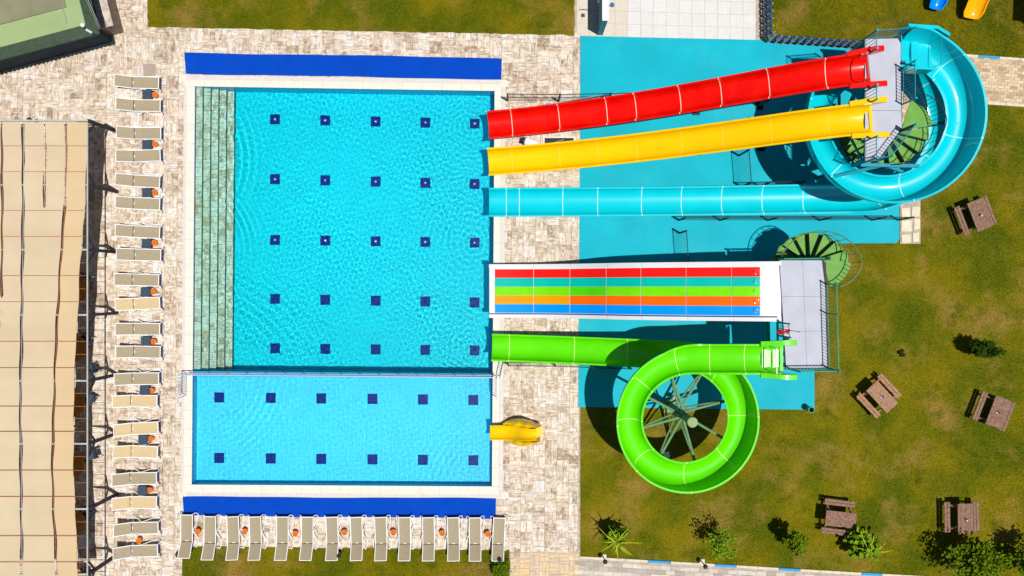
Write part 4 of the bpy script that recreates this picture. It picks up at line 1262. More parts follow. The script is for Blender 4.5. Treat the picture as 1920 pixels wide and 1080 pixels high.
# the five lane racer
ZC = [(11.0, 4.28), (10.35, 4.22), (9.6, 4.02), (8.5, 3.72), (7.0, 3.28), (5.65, 2.82), (4.6, 2.28), (3.7, 1.65), (2.8, 1.12), (1.9, .76), (1.0, .56), (0, .45), (-1.02, .42)]
def zc(x):
    for (a, za), (b, zb) in zip(ZC[:-1], ZC[1:]):
        if x >= b:
            t = (a - x) / (a - b); return lerp(za, zb, t)
    return ZC[-1][1]
def zsm(x): return sum(zc(x + d) for d in (-.35, -.18, 0, .18, .35)) / 5
racer = thing('multi_lane_slide', 'broad white slide with five coloured lanes', 'water slide', (-1, -.15, 0), 'water slides')
YC = -.14; LW = .404
xj = [-.80, 1.0, 2.64, 4.18, 5.58, 7.4, 9.18, 10.28]
def strip(y0, y1, x0, x1, dz, name, m, par, th=.03, n=None, hgt=None):
    n = n or max(2, int((x1 - x0) / .2)); vs_ = []; fs = []
    for i in range(n + 1):
        x = lerp(x0, x1, i / n); z = zsm(x) + dz
        zl_ = z - th if hgt is None else z - hgt
        vs_ += [(x, y0, z), (x, y1, z), (x, y1, zl_), (x, y0, zl_)]
    for i in range(n):
        b = i * 4
        for j in range(4): fs.append((b + j, b + 4 + j, b + 4 + (j + 1) % 4, b + (j + 1) % 4))
    fs.append((3, 2, 1, 0)); fs.append((n * 4, n * 4 + 1, n * 4 + 2, n * 4 + 3))
    return MB().add(vs_, fs).build(name, m, par, 30)
for li in range(5):
    y1 = YC + 2.5 * LW - li * LW; y0 = y1 - LW
    for si in range(7):
        mm = 'lane%d' % li
        if li == 3 and si < 2: mm = 'lane3b'
        if li == 2 and si == 2: mm = 'lane2b'
        ln = strip(y0 + .005, y1 - .005, xj[si] + .012, xj[si + 1] - .012, .012, 'lane_panel', M[mm], racer)
    xx = 10.12; yy = (y0 + y1) / 2
    MB().lathe((xx, yy, zsm(xx) + .01), [(.11, 0), (.10, .03), (.07, .035), (.05, .02)], 16).build('start_dome', M['lane%d' % li], racer, 50)
strip(YC - 2.5 * LW - .1, YC + 2.5 * LW + .1, -1.05, 11.12, -.022, 'bed', M['white_gel'], racer, .05)
for k in (-1, 1):
    for a, b in zip([-1.06, 1.0, 2.64, 4.18, 5.58, 7.4, 9.18], [1.0, 2.64, 4.18, 5.58, 7.4, 9.18, 11.02]):
        ya = YC + k * (2.5 * LW + .06); yb = YC + k * (2.5 * LW + .22)
        strip(min(ya, yb), max(ya, yb), a + .004, b - .004, .30, 'side_rail', M['white_gel'], racer, .06)
        yc_ = YC + k * (2.5 * LW + .085)
        strip(yc_ - .02, yc_ + .02, a + .004, b - .004, .245, 'side_wall', M['white_gel'], racer, hgt=.34)
for x in (9.6, 7.2, 4.4, 2.0):
    for k in (-1, 1):
        yy = YC + k * .8
        MB().tube([(x, yy, 0), (x, yy, zsm(x) - .1)], .08, 10).build('support_column', M['steel_dark'], racer, 40)
    MB().bar((x, YC - 1.0, zsm(x) - .14), (x, YC + 1.0, zsm(x) - .14), .1).build('cross_beam', M['steel_dark'], racer)
    MB().bar((x, YC - .8, .1), (x, YC + .8, zsm(x) - .2), .05).build('cross_brace', M['steel_dark'], racer)

# ------------------------------------------------------------------ towers
def railing(par, pts, z, m, h=1.08, post_at=None, pr=.035, sp=.13, cap=None):
    """top and bottom rail with bars; posts are sub-parts"""
    pts = [Vector((p[0], p[1], z)) for p in pts]
    r = MB().tube([a + Vector((0, 0, h - .06)) for a in pts], .022, 6).build('railing', m, par, 40)
    MB().tube([a + Vector((0, 0, .12)) for a in pts], .018, 6).build('bottom_rail', m, r, 40)
    k = MB()
    for a, b in zip(pts[:-1], pts[1:]):
        n = max(2, int((b - a).length / sp))
        for i in range(1, n):
            p = a.lerp(b, i / n); k.bar(p + Vector((0, 0, .12)), p + Vector((0, 0, h - .06)), .016)
    tag(k.build('balusters', m, r), None, None, None, 'stuff')
    for p in pts:
        MB().tube([p - Vector((0, 0, .2)), p + Vector((0, 0, h))], pr, 8).build('post', m, r, 40)
        MB().ball(p + Vector((0, 0, h + .01)), pr * 1.35, 10, 6).build('post_cap', cap or m, r, 60)
    return r

def spiral(par, c, r, z_top, a_top, sweep, n, m, rail_m, landing, hgt=1.0):
    """treads from the ground up to a landing; sweep signed degrees from the landing down"""
    c = Vector((c[0], c[1], 0))
    st = MB().tube([c, c + Vector((0, 0, z_top + .9))], .07, 10).build('staircase', rail_m, par, 40)
    da = sweep / n; rise = z_top / (n + 1)
    for i in range(n):
        a0 = R(a_top + da * i); a1 = R(a_top + da * (i + 1.04)); z = z_top - rise * (i + 1)
        poly = [c + Vector((math.cos(a0), math.sin(a0), 0)) * .07] + [c + Vector((math.cos(lerp(a0, a1, k / 3)), math.sin(lerp(a0, a1, k / 3)), 0)) * r for k in range(4)] + [c + Vector((math.cos(a1), math.sin(a1), 0)) * .07]
        MB().prism(poly, z - .035, z).build('tread', m, st)
        e0_ = c + Vector((math.cos(a1), math.sin(a1), 0)) * .09; e1_ = c + Vector((math.cos(a1), math.sin(a1), 0)) * (r - .02)
        MB().bar((e0_.x, e0_.y, z - rise / 2 - .02), (e1_.x, e1_.y, z - rise / 2 - .02), .02, rise - .06).build('shade_bar', M['steel_dark'], st)  # dark bar added to paint the shadow between one tread and the next
    a0, a1 = R(a_top), R(a_top + landing)
    poly = [c + Vector((math.cos(a0), math.sin(a0), 0)) * .07] + [c + Vector((math.cos(lerp(a0, a1, k / 8)), math.sin(lerp(a0, a1, k / 8)), 0)) * r for k in range(9)] + [c + Vector((math.cos(a1), math.sin(a1), 0)) * .07]
    MB().prism(poly, z_top - .05, z_top - .005).build('landing', m, st)
    # outer rail that follows the treads
    hp, lp = [], []; k = MB()
    N = n * 3
    for i in range(N + 1):
        a = R(a_top + sweep * i / N); z = z_top - (z_top - .1) * i / N
        p = c + Vector((math.cos(a) * r, math.sin(a) * r, z)); hp.append(p + Vector((0, 0, hgt))); lp.append(p + Vector((0, 0, .12)))
        if i % 2 == 0: k.bar(p - Vector((0, 0, .02)), p + Vector((0, 0, hgt)), .016)
    for i in range(9):
        a = lerp(a0, a1, i / 8); p = c + Vector((math.cos(a) * r, math.sin(a) * r, z_top))
        k.bar(p, p + Vector((0, 0, hgt)), .016)
    lh = [c + Vector((math.cos(lerp(a0, a1, i / 8)) * r, math.sin(lerp(a0, a1, i / 8)) * r, z_top + hgt)) for i in range(9)]
    MB().tube(hp, .022, 6).tube(lh, .022, 6).build('handrail', rail_m, st, 50)
    MB().tube(lp, .018, 6).build('lower_rail', rail_m, st, 50)
    tag(k.build('balusters', rail_m, st), None, None, None, 'stuff')
    return st

# tower of the red, yellow and cyan slides
t1 = thing('slide_tower', 'grey decked tower with spiral stair inside the cyan slide coil', 'tower', (15, 7.5, 0))
d1 = [P(1621, 72, DK1), P(1684, 71, DK1), P(1690, 80, DK1), P(1692, 240, DK1), P(1649, 301, DK1), P(1621, 305, DK1)]
MB().prism(d1, DK1 - .09, DK1 - .012).build('deck_frame', M['post_dark'], t1)
yy_ = [72, 130, 205, 305]
def clipx(yv): return 1690 if yv < 240 else lerp(1692, 1649, (yv - 240) / 61)
MB().prism([P(1622, 73, DK1), P(1683, 72, DK1), P(1689, 81, DK1), P(1690, 207, DK1), P(1622, 207, DK1)], DK1 - .012, DK1).build('deck_panel', M['deck'], t1)
MB().prism([P(1622, 207.6, DK1), P(1690, 207.6, DK1), P(1691, 239.5, DK1), P(1648.5, 300, DK1), P(1622, 304, DK1)], DK1 - .012, DK1).build('deck_panel', M['deck'], t1)
B = M['steel_blue']
railing(t1, [P(1621, 106, DK1).xy, P(1621, 73, DK1).xy, P(1683, 68, DK1).xy], DK1, B, cap=M['cyan'])
railing(t1, [P(1621, 172, DK1).xy, P(1621, 198, DK1).xy], DK1, B, cap=M['cyan'])
railing(t1, [P(1621, 265, DK1).xy, P(1621, 304, DK1).xy, P(1648, 301, DK1).xy], DK1, B, cap=M['cyan'])
railing(t1, [P(1648, 301, DK1).xy, P(1692, 243, DK1).xy], DK1, B, cap=M['cyan'])
railing(t1, [P(1690.5, 128, DK1).xy, P(1691.5, 196, DK1).xy], DK1, B, cap=M['cyan'])
for q in (P(1624, 78, DK1), P(1687, 84, DK1), P(1624, 190, DK1), P(1688, 190, DK1), P(1626, 300, DK1), P(1686, 238, DK1)):
    MB().tube([(q.x, q.y, 0), (q.x, q.y, DK1 - .09)], .09, 10).build('column', B, t1, 40)
q1, q2, q3, q4 = P(1624, 78, DK1), P(1626, 300, DK1), P(1687, 84, DK1), P(1686, 238, DK1)
for a, b in ((q1, q2), (q3, q4), (q1, q3), (q2, q4)):
    MB().bar((a.x, a.y, 2.4), (b.x, b.y, 2.4), .1).build('tie_beam', B, t1)
MB().bar((q1.x, q1.y, .3), (q2.x, q2.y, 4.6), .07).build('brace', B, t1)
MB().bar((q2.x, q2.y - .1, 4.4), (q2.x + 2.4, q2.y - .15, 4.4), .14).build('tie_beam', B, t1)
MB().bar((q2.x - 1.4, q2.y - .6, 3.2), (q2.x + 1.0, q2.y - .1, 4.3), .12).build('brace', B, t1)
MB().bar((q2.x + 1.2, q2.y - .15, 4.3), (q2.x + 3.2, q2.y - .6, 3.3), .12).build('brace', B, t1)
spiral(t1, (15.72, 6.35), 1.3, DK1 - .02, 10, -345, 15, M['tread'], M['steel_dark'], 62)

# tower of the racer and the green slide
t2 = thing('slide_tower', 'grey decked platform with green spiral stair behind the five lane slide', 'tower', (12, -1, 0))
G = M['steel_green']
A0 = P(1461, 488, DK2); A1 = P(1541, 486, DK2); A2 = P(1549, 493, DK2); A3 = P(1553, 690, DK2); A4 = P(1473, 693, DK2)
MB().prism([A0, A1, A2, A3, A4], DK2 - .1, DK2 - .012).build('deck_frame', M['post_dark'], t2)
rowsx = [488, 556, 621, 691]
for i in range(3):
    for j in range(2):
        ya, yb = rowsx[i] + .2, rowsx[i + 1] - .2
        def xx(jj, y): return lerp((1461.5, 1505, 1548)[jj], (1474, 1513, 1552)[jj], (y - 488) / 203)
        MB().prism([P(xx(j, ya) + .2, ya, DK2), P(xx(j + 1, ya) - .2 - (7 if (i == 0 and j == 1) else 0), ya, DK2), P(xx(j + 1, yb) - .2, yb, DK2), P(xx(j, yb) + .2, yb, DK2)], DK2 - .012, DK2 + random.uniform(0, .002)).build('deck_panel', M['deck'], t2)
railing(t2, [P(1549, 533, DK2).xy, P(1550, 588, DK2).xy, P(1553, 690, DK2).xy], DK2, G)
railing(t2, [P(1552.5, 691, DK2).xy, P(1482, 692, DK2).xy], DK2, G)
railing(t2, [P(1462, 605, DK2).xy, P(1464, 630, DK2).xy], DK2, G)
railing(t2, [P(1463, 486, DK2).xy, P(1540, 485, DK2).xy], DK2, G, .55)
cols_ = [P(1466, 493, DK2), P(1544, 495, DK2), P(1478, 686, DK2), P(1547, 685, DK2), P(1546, 590, DK2), P(1470, 590, DK2)]
for q in cols_:
    MB().tube([(q.x, q.y, 0), (q.x, q.y, DK2 - .1)], .09, 10).build('column', G, t2, 40)
for a, b in ((0, 1), (2, 3), (0, 5), (1, 4), (5, 2), (4, 3)):
    MB().bar((cols_[a].x, cols_[a].y, 2.1), (cols_[b].x, cols_[b].y, 2.1), .09).build('tie_beam', G, t2)
MB().bar((cols_[0].x, cols_[0].y, .2), (cols_[5].x, cols_[5].y, 3.9), .07).build('brace', G, t2)
spiral(t2, (12.84, 1.2), 1.18, DK2 - .02, -8, 300, 12, M['tread'], M['post_green'], -68)
fl_ = thing('red_flag', 'small red flag on a thin pole tied to the platform railing', 'flag', (cols_[5].x, cols_[5].y - .6, DK2))
p = P(1472, 617, DK2 + .9)
MB().tube([(p.x, p.y, DK2), (p.x + .12, p.y - .05, DK2 + 2.2)], .012, 5).build('pole', M['steel_dark'], fl_)
n = 6; vs_ = []
for i in range(n + 1):
    for j in (0, 1): vs_.append((p.x + .06 - i * .07, p.y - .02 + .05 * math.sin(i * 1.3) - j * .16, DK2 + 1.35 - j * .28 - i * .02))
fs = [(i * 2, i * 2 + 1, i * 2 + 3, i * 2 + 2) for i in range(n)]
vs2 = vs_ + [(x, y, z - .006) for x, y, z in vs_]; fs += [tuple(q + len(vs_) for q in reversed(f)) for f in fs]
MB().add(vs2, fs).build('cloth', M['red_cloth'], fl_, 60)

# small yellow animal shaped slide at the shallow pool
ks = thing('toddler_slide', 'small yellow moulded children slide on the coping of the small pool', 'slide', P(965, 812))
KY = -6.66
kp = smooth_path([(1.12, KY, 1.0), (.80, KY, .98), (.45, KY, .82), (.1, KY - .01, .55), (-.3, KY - .03, .36), (-1.02, KY - .05, .27)], 8)
pts, L = resample(kp, .08); mb = MB(); rings = []
for i, q in enumerate(pts):
    f = i / (len(pts) - 1); w = lerp(.42, .60, min(1, f * 1.8)); d = .17
    pr_ = u_profile(w, d, d, .04, .03, 10); base = len(mb.v)
    outer = [(x * 1.06, u - .025) for x, u in pr_[2:-2]]; loop = pr_ + list(reversed(outer))
    mb.v.extend((q.x, q.y + x, q.z + u) for x, u in loop); rings.append((base, len(loop)))
for (b0, k), (b1, _) in zip(rings[:-1], rings[1:]):
    for j in range(k): mb.f.append((b0 + j, b0 + (j + 1) % k, b1 + (j + 1) % k, b1 + j))
mb.build('chute', M['yellow'], ks, 40)
for sgn in (1, -1):
    mb = MB(); rings = []
    for i in range(19):
        t = i / 18; x = lerp(-.42, 1.30, t); bow = math.sin(min(1, t * 1.12) * math.pi) ** .8
        yc = KY + sgn * (.33 + .10 * bow)
        top = .42 + .85 * min(1, max(0, t - .12) * 1.9) ** .8 + .05 * math.sin(t * 22) * (t > .2)
        if t > .9: top *= 1 - (t - .9) * 2.4
        half = .035 + .115 * bow; base = len(mb.v)
        for (a_, zz) in ((-.8, .0), (-1.2, top * .4), (-1.1, top * .75), (-.55, top * .96), (0, top), (.55, top * .96), (1.1, top * .75), (1.2, top * .4), (.8, .0)):
            mb.v.append((x, yc + a_ * half, zz))
        rings.append(base)
    for b0, b1 in zip(rings[:-1], rings[1:]):
        for j in range(9): mb.f.append((b0 + j, b0 + (j + 1) % 9, b1 + (j + 1) % 9, b1 + j))
    mb.f.append(tuple(range(rings[0], rings[0] + 9))); mb.f.append(tuple(reversed(range(rings[-1], rings[-1] + 9))))
    mb.build('side_shell', M['yellow'], ks, 50)
for k in range(4):
    MB().box((1.34 - k * .09, KY, .16 + k * .22), (.14, .44, .05)).build('step', M['yellow'], ks)
MB().prism([(.75, KY - .19), (1.08, KY - .19), (1.08, KY + .19), (.75, KY + .19)], .0, .95).build('body', M['yellow'], ks)

# ------------------------------------------------------------------ low wire fences between the slides
def wire_fence(label, pts, h):
    pts = [P(*q) for q in pts]
    r = thing('wire_fence', label, 'fence', pts[0], 'wire fences between the slides')
    net = MB()
    for a, b in zip(pts[:-1], pts[1:]):
        L = (b - a).length; d = (b - a) / L
        n = max(1, int(L / .12))
        for i in range(n + 1):
            p = a + d * (L * i / n); net.bar((p.x, p.y, .06), (p.x, p.y, h - .04), .005)
        for k in range(int(h / .16)):
            z = .06 + k * .16; net.bar((a.x, a.y, z), (b.x, b.y, z), .004)
        MB().tube([(a.x, a.y, h - .03), (b.x, b.y, h - .03)], .018, 6).build('top_rail', M['net'], r)
    for p in pts:
        MB().bar((p.x, p.y, 0), (p.x, p.y, h), .07).build('post', M['post_dark'], r)
    tag(net.build('netting', M['net'], r), None, None, None, 'stuff')
wire_fence('dark wire fence standing above the red slide on the terrace', [(952, 189), (1047, 190), (1139, 188), (1215, 186)], 1.3)
wire_fence('dark wire fence across the slab between red and cyan slides', [(1385, 235), (1385, 292), (1389.5, 350.5), (1424, 350), (1485, 349)], 1.6)
wire_fence('long dark wire fence along the lower side of the cyan slide', [(1273, 413), (1350, 413), (1439, 413), (1536, 413), (1634, 412.5), (1683, 412.5)], 1.45)
wire_fence('short dark wire fence from the gate gap to the lane slide', [(1274, 437), (1278, 495)], 1.5)
wire_fence('low dark wire fence just below the green slide chute', [(953, 683), (1040, 684), (1142, 688), (1180, 689)], .7)

# ------------------------------------------------------------------ picket fences
def picket(label, a, b, n, h, tall):
    a, b = P(*a), P(*b); d = (b - a).normalized(); rz = math.atan2(d.y, d.x)
    r = thing('picket_fence', label, 'fence', a, 'blue and white picket fences')
    for z in (.3, .85):
        MB().bar((a.x, a.y, z), (b.x, b.y, z), .05, .08).build('rail', M['deep_blue_paint'], r)
    L = (b - a).length
    for i in range(n * 3):
        p = a + d * (L * (i + .5) / (n * 3)); w_ = i % 3 == 0
        hh = h + (.14 if (i // 3) in tall and w_ else 0) - (0 if w_ else .12)
        wd = L / (n * 3) * (.62 if w_ else .55)
        nv = Vector((-d.y, d.x, 0)) * (.045 if w_ else .035)
        q = p - nv if w_ else p + nv
        mb = MB(); ex = d * wd / 2; ty_ = Vector((-d.y, d.x, 0)) * .012
        sh = [(-1, 0), (1, 0), (1, hh - .08), (0, hh), (-1, hh - .08)]
        v_ = [q + ex * sx + ty_ * k + Vector((0, 0, z + .02)) for k in (-1, 1) for sx, z in sh]
        mb.add(v_, [(4, 3, 2, 1, 0), (5, 6, 7, 8, 9)] + [(j, (j + 1) % 5, 5 + (j + 1) % 5, 5 + j) for j in range(5)])
        mb.build('picket', M['pale_blue_paint'] if w_ else M['deep_blue_paint'], r)
picket('blue and white picket fence along the upper edge of the slab', (1436, 79), (1614, 91), 13, 1.12, (0, 9))
picket('blue and white picket fence beside the pale concrete paving', (1434, 78), (1432, -30), 8, 1.12, (0,))

# ------------------------------------------------------------------ shower wall on the concrete
sw = thing('shower_wall', 'teal and white shower wall on the pale concrete', 'shower', P(1125, 40))
wa, wb = P(1120.5, 66), P(1130, 66)
MB().prism([(wa.x, wa.y), (wb.x, wa.y), (wb.x, wa.y + 3.2), (wa.x, wa.y + 3.2)], 0, 1.96).build('wall', M['wall_teal'], sw)
MB().prism([(wa.x - .015, wa.y - .015), (wb.x + .015, wa.y - .015), (wb.x + .015, wa.y + 3.2), (wa.x - .015, wa.y + 3.2)], 1.96, 2.02).build('coping', M['white_paint'], sw)
p = P(1148, 8, 2.1)
ar = MB().tube([(wb.x, p.y, 1.8), (wb.x + .1, p.y, 2.08), (p.x, p.y, 2.1)], .018, 6).build('shower_arm', M['silver'], sw, 40)
MB().lathe((p.x, p.y, 2.0), [(.10, 0), (.11, .03), (.03, .10)], 14).build('shower_head', M['blue_paint'], sw, 40)
p = P(1093, 29)
MB().tube([(wa.x, p.y, 1.75), (wa.x - .12, p.y, 2.02), (wa.x - .42, p.y, 2.02)], .018, 6).build('shower_arm', M['silver'], sw, 40)
MB().box((wa.x - .06, P(0, 14).y, 1.1), (.10, .28, .3)).build('tap_box', M['white_paint'], sw)
p = P(1093, 29)
tag(MB().cbox((p.x, p.y, .010), (.17, .17, .02), .004).build('floor_drain', M['slate']), 'small dark square floor drain beside the shower wall', 'drain')

# ------------------------------------------------------------------ picnic tables
def make_picnic():
    """long axis x"""
    root = thing('picnic_table', 'x', 'picnic table', (0, 0, 0), 'wooden picnic tables on the lawn')
    for k in range(6):
        MB().cbox((random.uniform(-.006, .006), -.2925 + k * .117, .735), (1.40, .114, .04), .004).build('table_plank', M['picnic'], root)
    for s in (-1, 1):
        for k in (0, 1):
            MB().cbox((random.uniform(-.006, .006), s * (.60 + k * .142), .435), (1.40, .125, .045), .006).build('bench_plank', M['picnic'], root)
        x = s * .5
        MB().bar((x, -.72, 0), (x, -.2, .71), .09, .045, (1, 0, 0)).build('leg', M['picnic'], root)
        MB().bar((x, .72, 0), (x, .2, .71), .09, .045, (1, 0, 0)).build('leg', M['picnic'], root)
        MB().bar((x + s * .045, -.84, .39), (x + s * .045, .84, .39), .045, .09).build('cross_beam', M['picnic'], root)
        MB().bar((x + s * .045, -.34, .69), (x + s * .045, .34, .69), .045, .08).build('cross_beam', M['picnic'], root)
    return root
pt_ = make_picnic(); PKK = kids_of(pt_)
ash = thing('ashtray', 'x', 'ashtray', (0, 0, 0), 'ashtrays on the picnic tables')
MB().lathe((0, 0, 0), [(.055, 0), (.06, .05), (.045, .055), (.04, .02)], 12).build('bowl', M['slate'], ash, 40)
MB().lathe((.07, -.03, 0), [(.03, 0), (.03, .06), (.022, .06)], 10).build('cup', M['white_paint'], ash, 40)
AK = kids_of(ash)
pics = [(1836.7, 403, -68.7, 'nearest the cyan slide', 0, 0), (1654, 744, -47, 'reddest and nearest the slide platforms', 0, 1), (1871, 773, 69, 'by the right edge halfway down', 0, 0), (1576.7, 974, -6.7, 'with its long side level, near the bright broad leaved plant', 1, 0), (1810.5, 973, -89, 'standing upright in view beside the lowest tree shadow', 0, 0)]
for i, (x, y, a, lab, noash, warm) in enumerate(pics):
    p = P(x, y, .75); lb = 'wooden picnic table ' + lab
    if i == 0: pt_.location = (p.x, p.y, 0); pt_.rotation_euler = (0, 0, R(a)); tag(pt_, lb)
    else:
        r, out = copy_tree(pt_, PKK, (p.x, p.y, 0), R(a), lb)
        if warm:
            for o in [o for o in bpy.data.objects if o.parent == r]:
                o.data = o.data.copy(); o.data.materials[0] = M['picnic_warm']
    lb2 = 'small dark ashtray on the picnic table ' + lab
    if noash: continue
    if i == 0: ash.location = (p.x, p.y, .757); tag(ash, lb2)
    else: copy_tree(ash, AK, (p.x, p.y, .757), random.uniform(0, 6), lb2)

# ------------------------------------------------------------------ plants
def leaves(center, rad, n, size, rng, clumps=14, flat=.7):
    c = np.array(center); v = []; f = []
    cl = []
    for _ in range(clumps):
        d = rng.normal(size=3); d /= np.linalg.norm(d); r = rng.uniform(.35, 1.0) ** .6
        cl.append((d * r * np.array(rad), rng.uniform(.22, .42)))
    for _ in range(n):
        cc, cr = cl[rng.integers(len(cl))]
        p = c + cc + rng.normal(size=3) * cr * np.array(rad) * .62
        if p[2] < .05: continue
        L = size * rng.uniform(.6, 1.4); W = L * rng.uniform(.35, .6)
        a = rng.uniform(0, 6.283); tilt = rng.normal(0, .6); t2 = rng.normal(0, .5)
        ex = np.array([math.cos(a) * math.cos(tilt), math.sin(a) * math.cos(tilt), math.sin(tilt)])
        ey = np.array([-math.sin(a), math.cos(a), math.sin(t2)]); b = len(v)
        v += [tuple(p), tuple(p + ex * L * .5 + ey * W), tuple(p + ex * L), tuple(p + ex * L * .5 - ey * W)]
        f.append((b, b + 1, b + 2, b + 3))
    return v, f
def tree(name, label, px, py, h, rad, n, size, m, seedv, group=None, trunk_r=.05, clumps=14, cz=None):
    """px, py: the crown as seen at its own height"""
    p = P(px, py, h * .8); rng = np.random.default_rng(seedv)
    cz = cz or h * .72
    r = thing(name, label, 'tree' if name.endswith('tree') else 'shrub', (p.x, p.y, 0), group)
    tk = MB().tube([(p.x, p.y, -.03), (p.x + .03, p.y + .02, h * .35), (p.x, p.y, h * .75)], [trunk_r * 1.3, trunk_r, trunk_r * .5], 8)
    for k in range(6):
        a = rng.uniform(0, 6.28); z0 = h * rng.uniform(.3, .6)
        tk.tube([(p.x, p.y, z0), (p.x + math.cos(a) * rad[0] * .5, p.y + math.sin(a) * rad[1] * .5, z0 + h * .18), (p.x + math.cos(a) * rad[0] * .85, p.y + math.sin(a) * rad[1] * .85, min(h * .95, z0 + h * .3))], [trunk_r * .5, trunk_r * .35, trunk_r * .15], 5)
    tk.build('trunk', M['bark'], r, 60)
    v, f = leaves((p.x, p.y, cz), rad, n, size, rng, clumps)
    o = MB().add(v, f).build('crown', M[m], r)
    return r
tree('evergreen_shrub', 'small dense dark evergreen shrub alone on the right lawn', 1851, 653, 1.25, (.55, .34, .55), 2600, .09, 'leaf_dark', 1, trunk_r=.04, clumps=16)
tree('young_tree', 'sparse young tree on the lawn below the green loop', 1360, 1024, 2.3, (.62, .5, .55), 460, .09, 'leaf_bright', 2, trunk_r=.035, clumps=12)
tree('young_tree', 'thin dark green young tree left of the level picnic table', 1497, 1022, 1.95, (.42, .52, .5), 800, .10, 'leaf_mid', 3, trunk_r=.035, clumps=12)
tree('leafy_tree', 'broad leafy tree in the bottom right corner', 1838, 1058, 2.1, (1.2, .75, .6), 2300, .12, 'leaf_mid', 4, trunk_r=.06, clumps=26)
tree('leafy_tree', 'leafy tree at the right edge, seen mostly by its shadow', 1958, 1062, 2.1, (.9, .8, .6), 1500, .12, 'leaf_mid', 5, trunk_r=.06, clumps=16)
tree('hedge_shrub', 'dark clipped shrub at the right end of the lower lawn', 940, 1068, .7, (.34, .55, .3), 2600, .07, 'leaf_mid', 6, trunk_r=.03, clumps=18)
tree('low_shrub', 'tiny dark weed clump in the middle of the right lawn', 1694, 662, .18, (.14, .14, .08), 160, .06, 'leaf_dark', 7, trunk_r=.012, clumps=6)

def blade_leaf(mb, base, a, L, w, rise, droop, n=9, fold=.3, bend=0.0):
    base = Vector(base); b = len(mb.v); q = base.copy(); z = base.z
    for i in range(n + 1):
        t = i / n; aa = a + bend * t
        d = Vector((math.cos(aa), math.sin(aa), 0)); s = Vector((-math.sin(aa), math.cos(aa), 0))
        if i: q = q + d * (L / n)
        zz = base.z + rise * t - droop * t * t
        ww = w * (math.sin(min(1, t * .96 + .07) * math.pi) ** .8) + .002
        p = Vector((q.x, q.y, max(zz, .01)))
        mb.v += [tuple(p + s * ww + Vector((0, 0, ww * fold))), tuple(p), tuple(p - s * ww + Vector((0, 0, ww * fold)))]
    for i in range(n):
        k = b + i * 3
        mb.f += [(k, k + 1, k + 4, k + 3), (k + 1, k + 2, k + 5, k + 4)]
def spiky(name, label, px, py, h, specs, m, trunk, cores):
    p = P(px, py, h); r = thing(name, label, 'plant', (p.x, p.y, 0))
    MB().tube([(p.x, p.y, -.03), (p.x, p.y, h)], [trunk * 1.3, trunk], 8).build('trunk', M['bark'], r, 60)
    for (a, L, w, rise, droop, bend) in specs:
        mb = MB(); blade_leaf(mb, (p.x + random.uniform(-.06, .06), p.y + random.uniform(-.06, .06), h - .05), R(a), L, w, rise, droop, bend=bend)
        vs_ = mb.v + [(x, y, z - .006) for x, y, z in mb.v]; k = len(mb.v)
        MB().add(vs_, mb.f + [tuple(q + k for q in reversed(f)) for f in mb.f]).build('leaf', M[m], r, 60)
    for i, (rad, cz, n, size, dx, dy, mm, cl) in enumerate(cores):
        v, f = leaves((p.x + dx, p.y + dy, cz), rad, n, size, np.random.default_rng(9 + i), cl)
        MB().add(v, f).build('foliage', M[mm], r)
rr = random.Random(5)
sp1 = [(150, 1.15, .022, .35, .45, -.3), (135, .75, .02, .5, .4, .3), (112, .95, .02, .55, .3, .2), (65, .9, .02, .55, .35, -.4), (30, .8, .02, .4, .5, .2), (2, 1.25, .02, .3, .35, -.15), (-14, .7, .022, .3, .5, .3), (-35, 1.2, .022, .3, .7, -.2), (-52, 1.0, .02, .3, .6, .25), (-84, 1.0, .024, .25, .7, .1), (-100, .75, .02, .25, .6, -.3), (-118, .6, .02, .2, .5, .3), (-152, 1.0, .022, .3, .6, .3), (-164, .7, .02, .25, .5, -.25), (172, .55, .02, .3, .4, .4)]
spiky('spiky_plant', 'spiky plant with long thin lime leaves near the block path', 1157, 1016, 1.45, sp1, 'leaf_lime', .06, [((.34, .28, .22), 1.2, 420, .15, .05, .05, 'leaf_bright', 8), ((.4, .34, .2), .7, 420, .13, 0, .15, 'leaf_dark', 9)])
sp2 = [(128, 1.0, .016, .5, .3, -.4), (72, .8, .016, .6, .3, .3), (8, .9, .016, .3, .3, .5), (-18, 1.35, .02, .25, .5, .5), (20, .7, .016, .4, .3, -.3), (-62, .7, .02, .3, .5, .2), (-95, .6, .02, .2, .5, .2), (165, .55, .02, .3, .4, .2)]
spiky('broad_leaf_plant', 'bright green plant with broad leaves below the level picnic table', 1630, 1030, 1.3, sp2, 'leaf_lime', .05, [((.74, .62, .32), 1.1, 150, .22, 0, 0, 'leaf_bright', 16), ((.6, .55, .25), .75, 420, .2, 0, .08, 'leaf_mid', 12)])

# ------------------------------------------------------------------ small things
def bollard(label, px, py, hb=.62, block=True):
    """px, py: the globe as seen"""
    p = P(px, py, hb); r = thing('bollard_lamp', label, 'lamp', (p.x, p.y, 0), 'dark bollard lamps')
    MB().tube([(p.x, p.y, -.03), (p.x, p.y, hb - .08)], .025, 8).build('post', M['post_dark'], r)
    MB().lathe((p.x, p.y, hb - .14), [(.05, 0), (.10, .05), (.11, .12), (.07, .19), (.02, .21)], 12).build('lamp_head', M['post_dark'], r, 50)
    if block: MB().cbox((p.x, p.y, .0), (.26, .24, .07), .01).build('base_block', M['kerb_white'], r)
bollard('dark bollard lamp by the kerb below the spiky plant', 1135, 1054, .7)
bollard('dark bollard lamp by the kerb below the sparse young tree', 1323, 1063, .7)
bollard('small dark bollard lamp behind the middle of the lower lounger row', 635, 1043, .6, False)
bollard('dark bollard lamp hidden in the clipped shrub', 937, 1051, .75, False)
bollard('dark lamp head just above the top of the pergola', 54, 224, .9, False)
